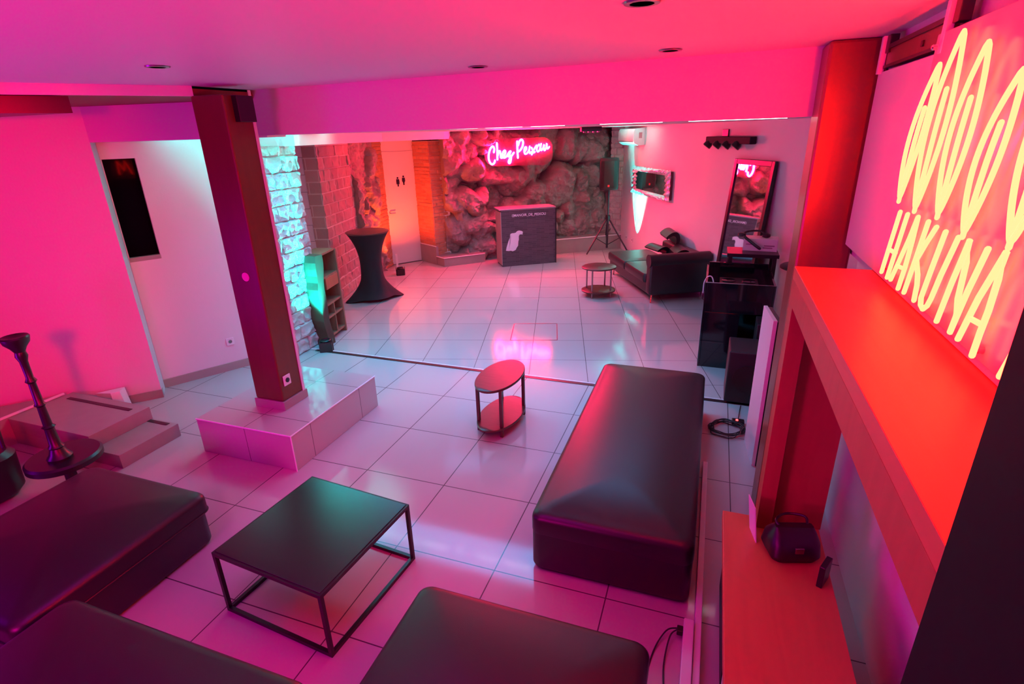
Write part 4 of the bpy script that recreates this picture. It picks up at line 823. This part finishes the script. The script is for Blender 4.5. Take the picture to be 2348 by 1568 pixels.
# ---- cables, adapter, trunking on the floor at right
rg = random.Random(3)
bm = bmn()
for k in range(7):
    pts = []; cx, cy = 1.79 + rg.uniform(-.02, .02), 3.98 + rg.uniform(-.02, .02); a0 = rg.uniform(0, 6)
    for j in range(16): a = a0 + j * 0.45; pts.append((cx + (0.13 + rg.uniform(-.02, .02)) * math.cos(a), cy + (0.12 + rg.uniform(-.02, .02)) * math.sin(a), 0.006 + k * 0.006 + rg.uniform(0, 0.006)))
    tube(bm, smooth_path(pts, 3), 0.004, 5)
tube(bm, smooth_path([(1.86, 4.02, 0.03), (1.93, 4.10, 0.03), (2.02, 4.28, 0.01), (2.08, 4.40, 0.01)]), 0.004, 5)
tag(obj('cable_pile', bm, M_CABLE, None, True), 'tangle of thin black cables on the floor by the flat panel', 'cable')
P = thing('power_adapter', 'small black power adapter with glowing red light in the cable tangle', 'adapter', (1.93, 4.09, 0), R(-20))
bm = bmn(); box(bm, -0.05, 0.05, -0.03, 0.03, 0, 0.04, 0.006); obj('body', bm, M_BLACK, P)
bm = bmn(); lathe(bm, [(0.010, 0.04), (0.010, 0.046), (0.004, 0.05)], 14, -0.01, -0.01); obj('indicator', bm, M_REDLED, P)
P = thing('floor_trunking', 'long white cable trunking lying beside the long ottoman', 'trunking', N(0.145, 2.5, 0), RZ)
bm = bmn(); box(bm, -0.022, 0.012, -1.3, 1.25, 0, 0.05, 0.004); obj('duct', bm, M_WHITE, P)
bm = bmn(); box(bm, -0.075, -0.025, -0.75, -0.28, 0, 0.075, 0.005); obj('socket_block', bm, M_WHITE, P)
bm = bmn(); box(bm, -0.105, -0.075, -0.36, -0.32, 0.03, 0.06, 0.004); obj('plug', bm, M_BLACK, P)
bm = bmn(); tube(bm, smooth_path([(0, 0, 0.045), (-0.05, -0.02, 0.03), (-0.10, -0.14, 0.006), (-0.12, -0.35, 0.005), (-0.10, -0.6, 0.005)]), 0.004, 6); tube(bm, smooth_path([(0, -0.01, 0.045), (-0.03, -0.05, 0.03), (-0.045, -0.2, 0.006), (-0.03, -0.40, 0.005), (-0.05, -0.6, 0.005)]), 0.004, 6)
tag(obj('power_cable', bm, M_CABLE, None, True, N(0.04, 2.17, 0), RZ), 'pair of dark cables trailing from the white socket block at the bottom', 'cable')

# ---- ceiling lights and fittings
def downlight(label, u, v, z=CEIL):
    P = thing('ceiling_spot', label, 'ceiling light', (u, v, z), 0, 'recessed spots in the near ceiling')
    bm = bmn(); lathe(bm, [(0.055, -0.006), (0.058, -0.001), (0.040, -0.001), (0.038, -0.006)], 28); obj('ring', bm, M_GREYM, P, True)
    bm = bmn(); lathe(bm, [(0.038, -0.004), (0.030, -0.002)], 24); obj('lens', bm, M_WHITE, P, True)
downlight('unlit recessed ceiling spot nearest the camera at the top', 0.43, 1.92)
downlight('unlit recessed ceiling spot at the left of the near ceiling', -1.75, 3.07)
downlight('unlit recessed ceiling spot left of centre near the header', -0.15, 3.49)
downlight('unlit recessed ceiling spot right of centre near the header', 0.83, 3.02)
# light strip over the threshold
P = thing('light_strip', 'dashed cool white light strip on the ceiling above the floor threshold', 'light strip', (-1.85, 5.77, FCEIL), math.atan2(-0.64, 1.76))
bm = bmn(); box(bm, 0, 4.3, -0.02, 0.02, -0.012, -0.001, 0.001); obj('channel', bm, M_WHITE, P)
for x0, x1 in ((0.0, 0.62), (0.66, 1.02), (1.16, 1.24), (1.42, 1.70), (1.78, 2.12), (2.2, 2.5), (2.8, 3.3), (3.5, 4.2)):
    bm = bmn(); box(bm, x0, x1, -0.005, 0.005, -0.0145, -0.0122); obj('diode_segment', bm, M_LED, P)
P = thing('projector', 'purplish ceiling-mounted light effect box left of the air conditioner', 'effect light', (1.35, 9.2, FCEIL), 0)
bm = bmn(); box(bm, -0.16, 0.16, -0.1, 0.1, -0.07, -0.001, 0.01); obj('body', bm, M_MATT, P)
for k in range(4):
    bm = bmn(); lathe(bm, [(0.018, -0.085), (0.02, -0.07)], 12, -0.11 + k * 0.073, -0.06); obj('lens', bm, M_GREYM, P)
# floor hatch outline in the far floor
bm = bmn()
for (a, b_) in (((-0.02, 6.28), (0.56, 6.24)), ((-0.02, 6.28), (0.04, 6.90)), ((0.56, 6.24), (0.61, 6.86)), ((0.04, 6.90), (0.61, 6.86))):
    a, b_ = Vector(a), Vector(b_); d = (b_ - a).normalized() * 0.005; n_ = Vector((-d.y, d.x)); prism(bm, [(a + n_)[:], (a - n_)[:], (b_ - n_)[:], (b_ + n_)[:]], 0.0, 0.002)
tag(obj('floor_hatch', bm, M_BLACK), 'thin rectangular hatch outline in the tiles before the bar', 'hatch')
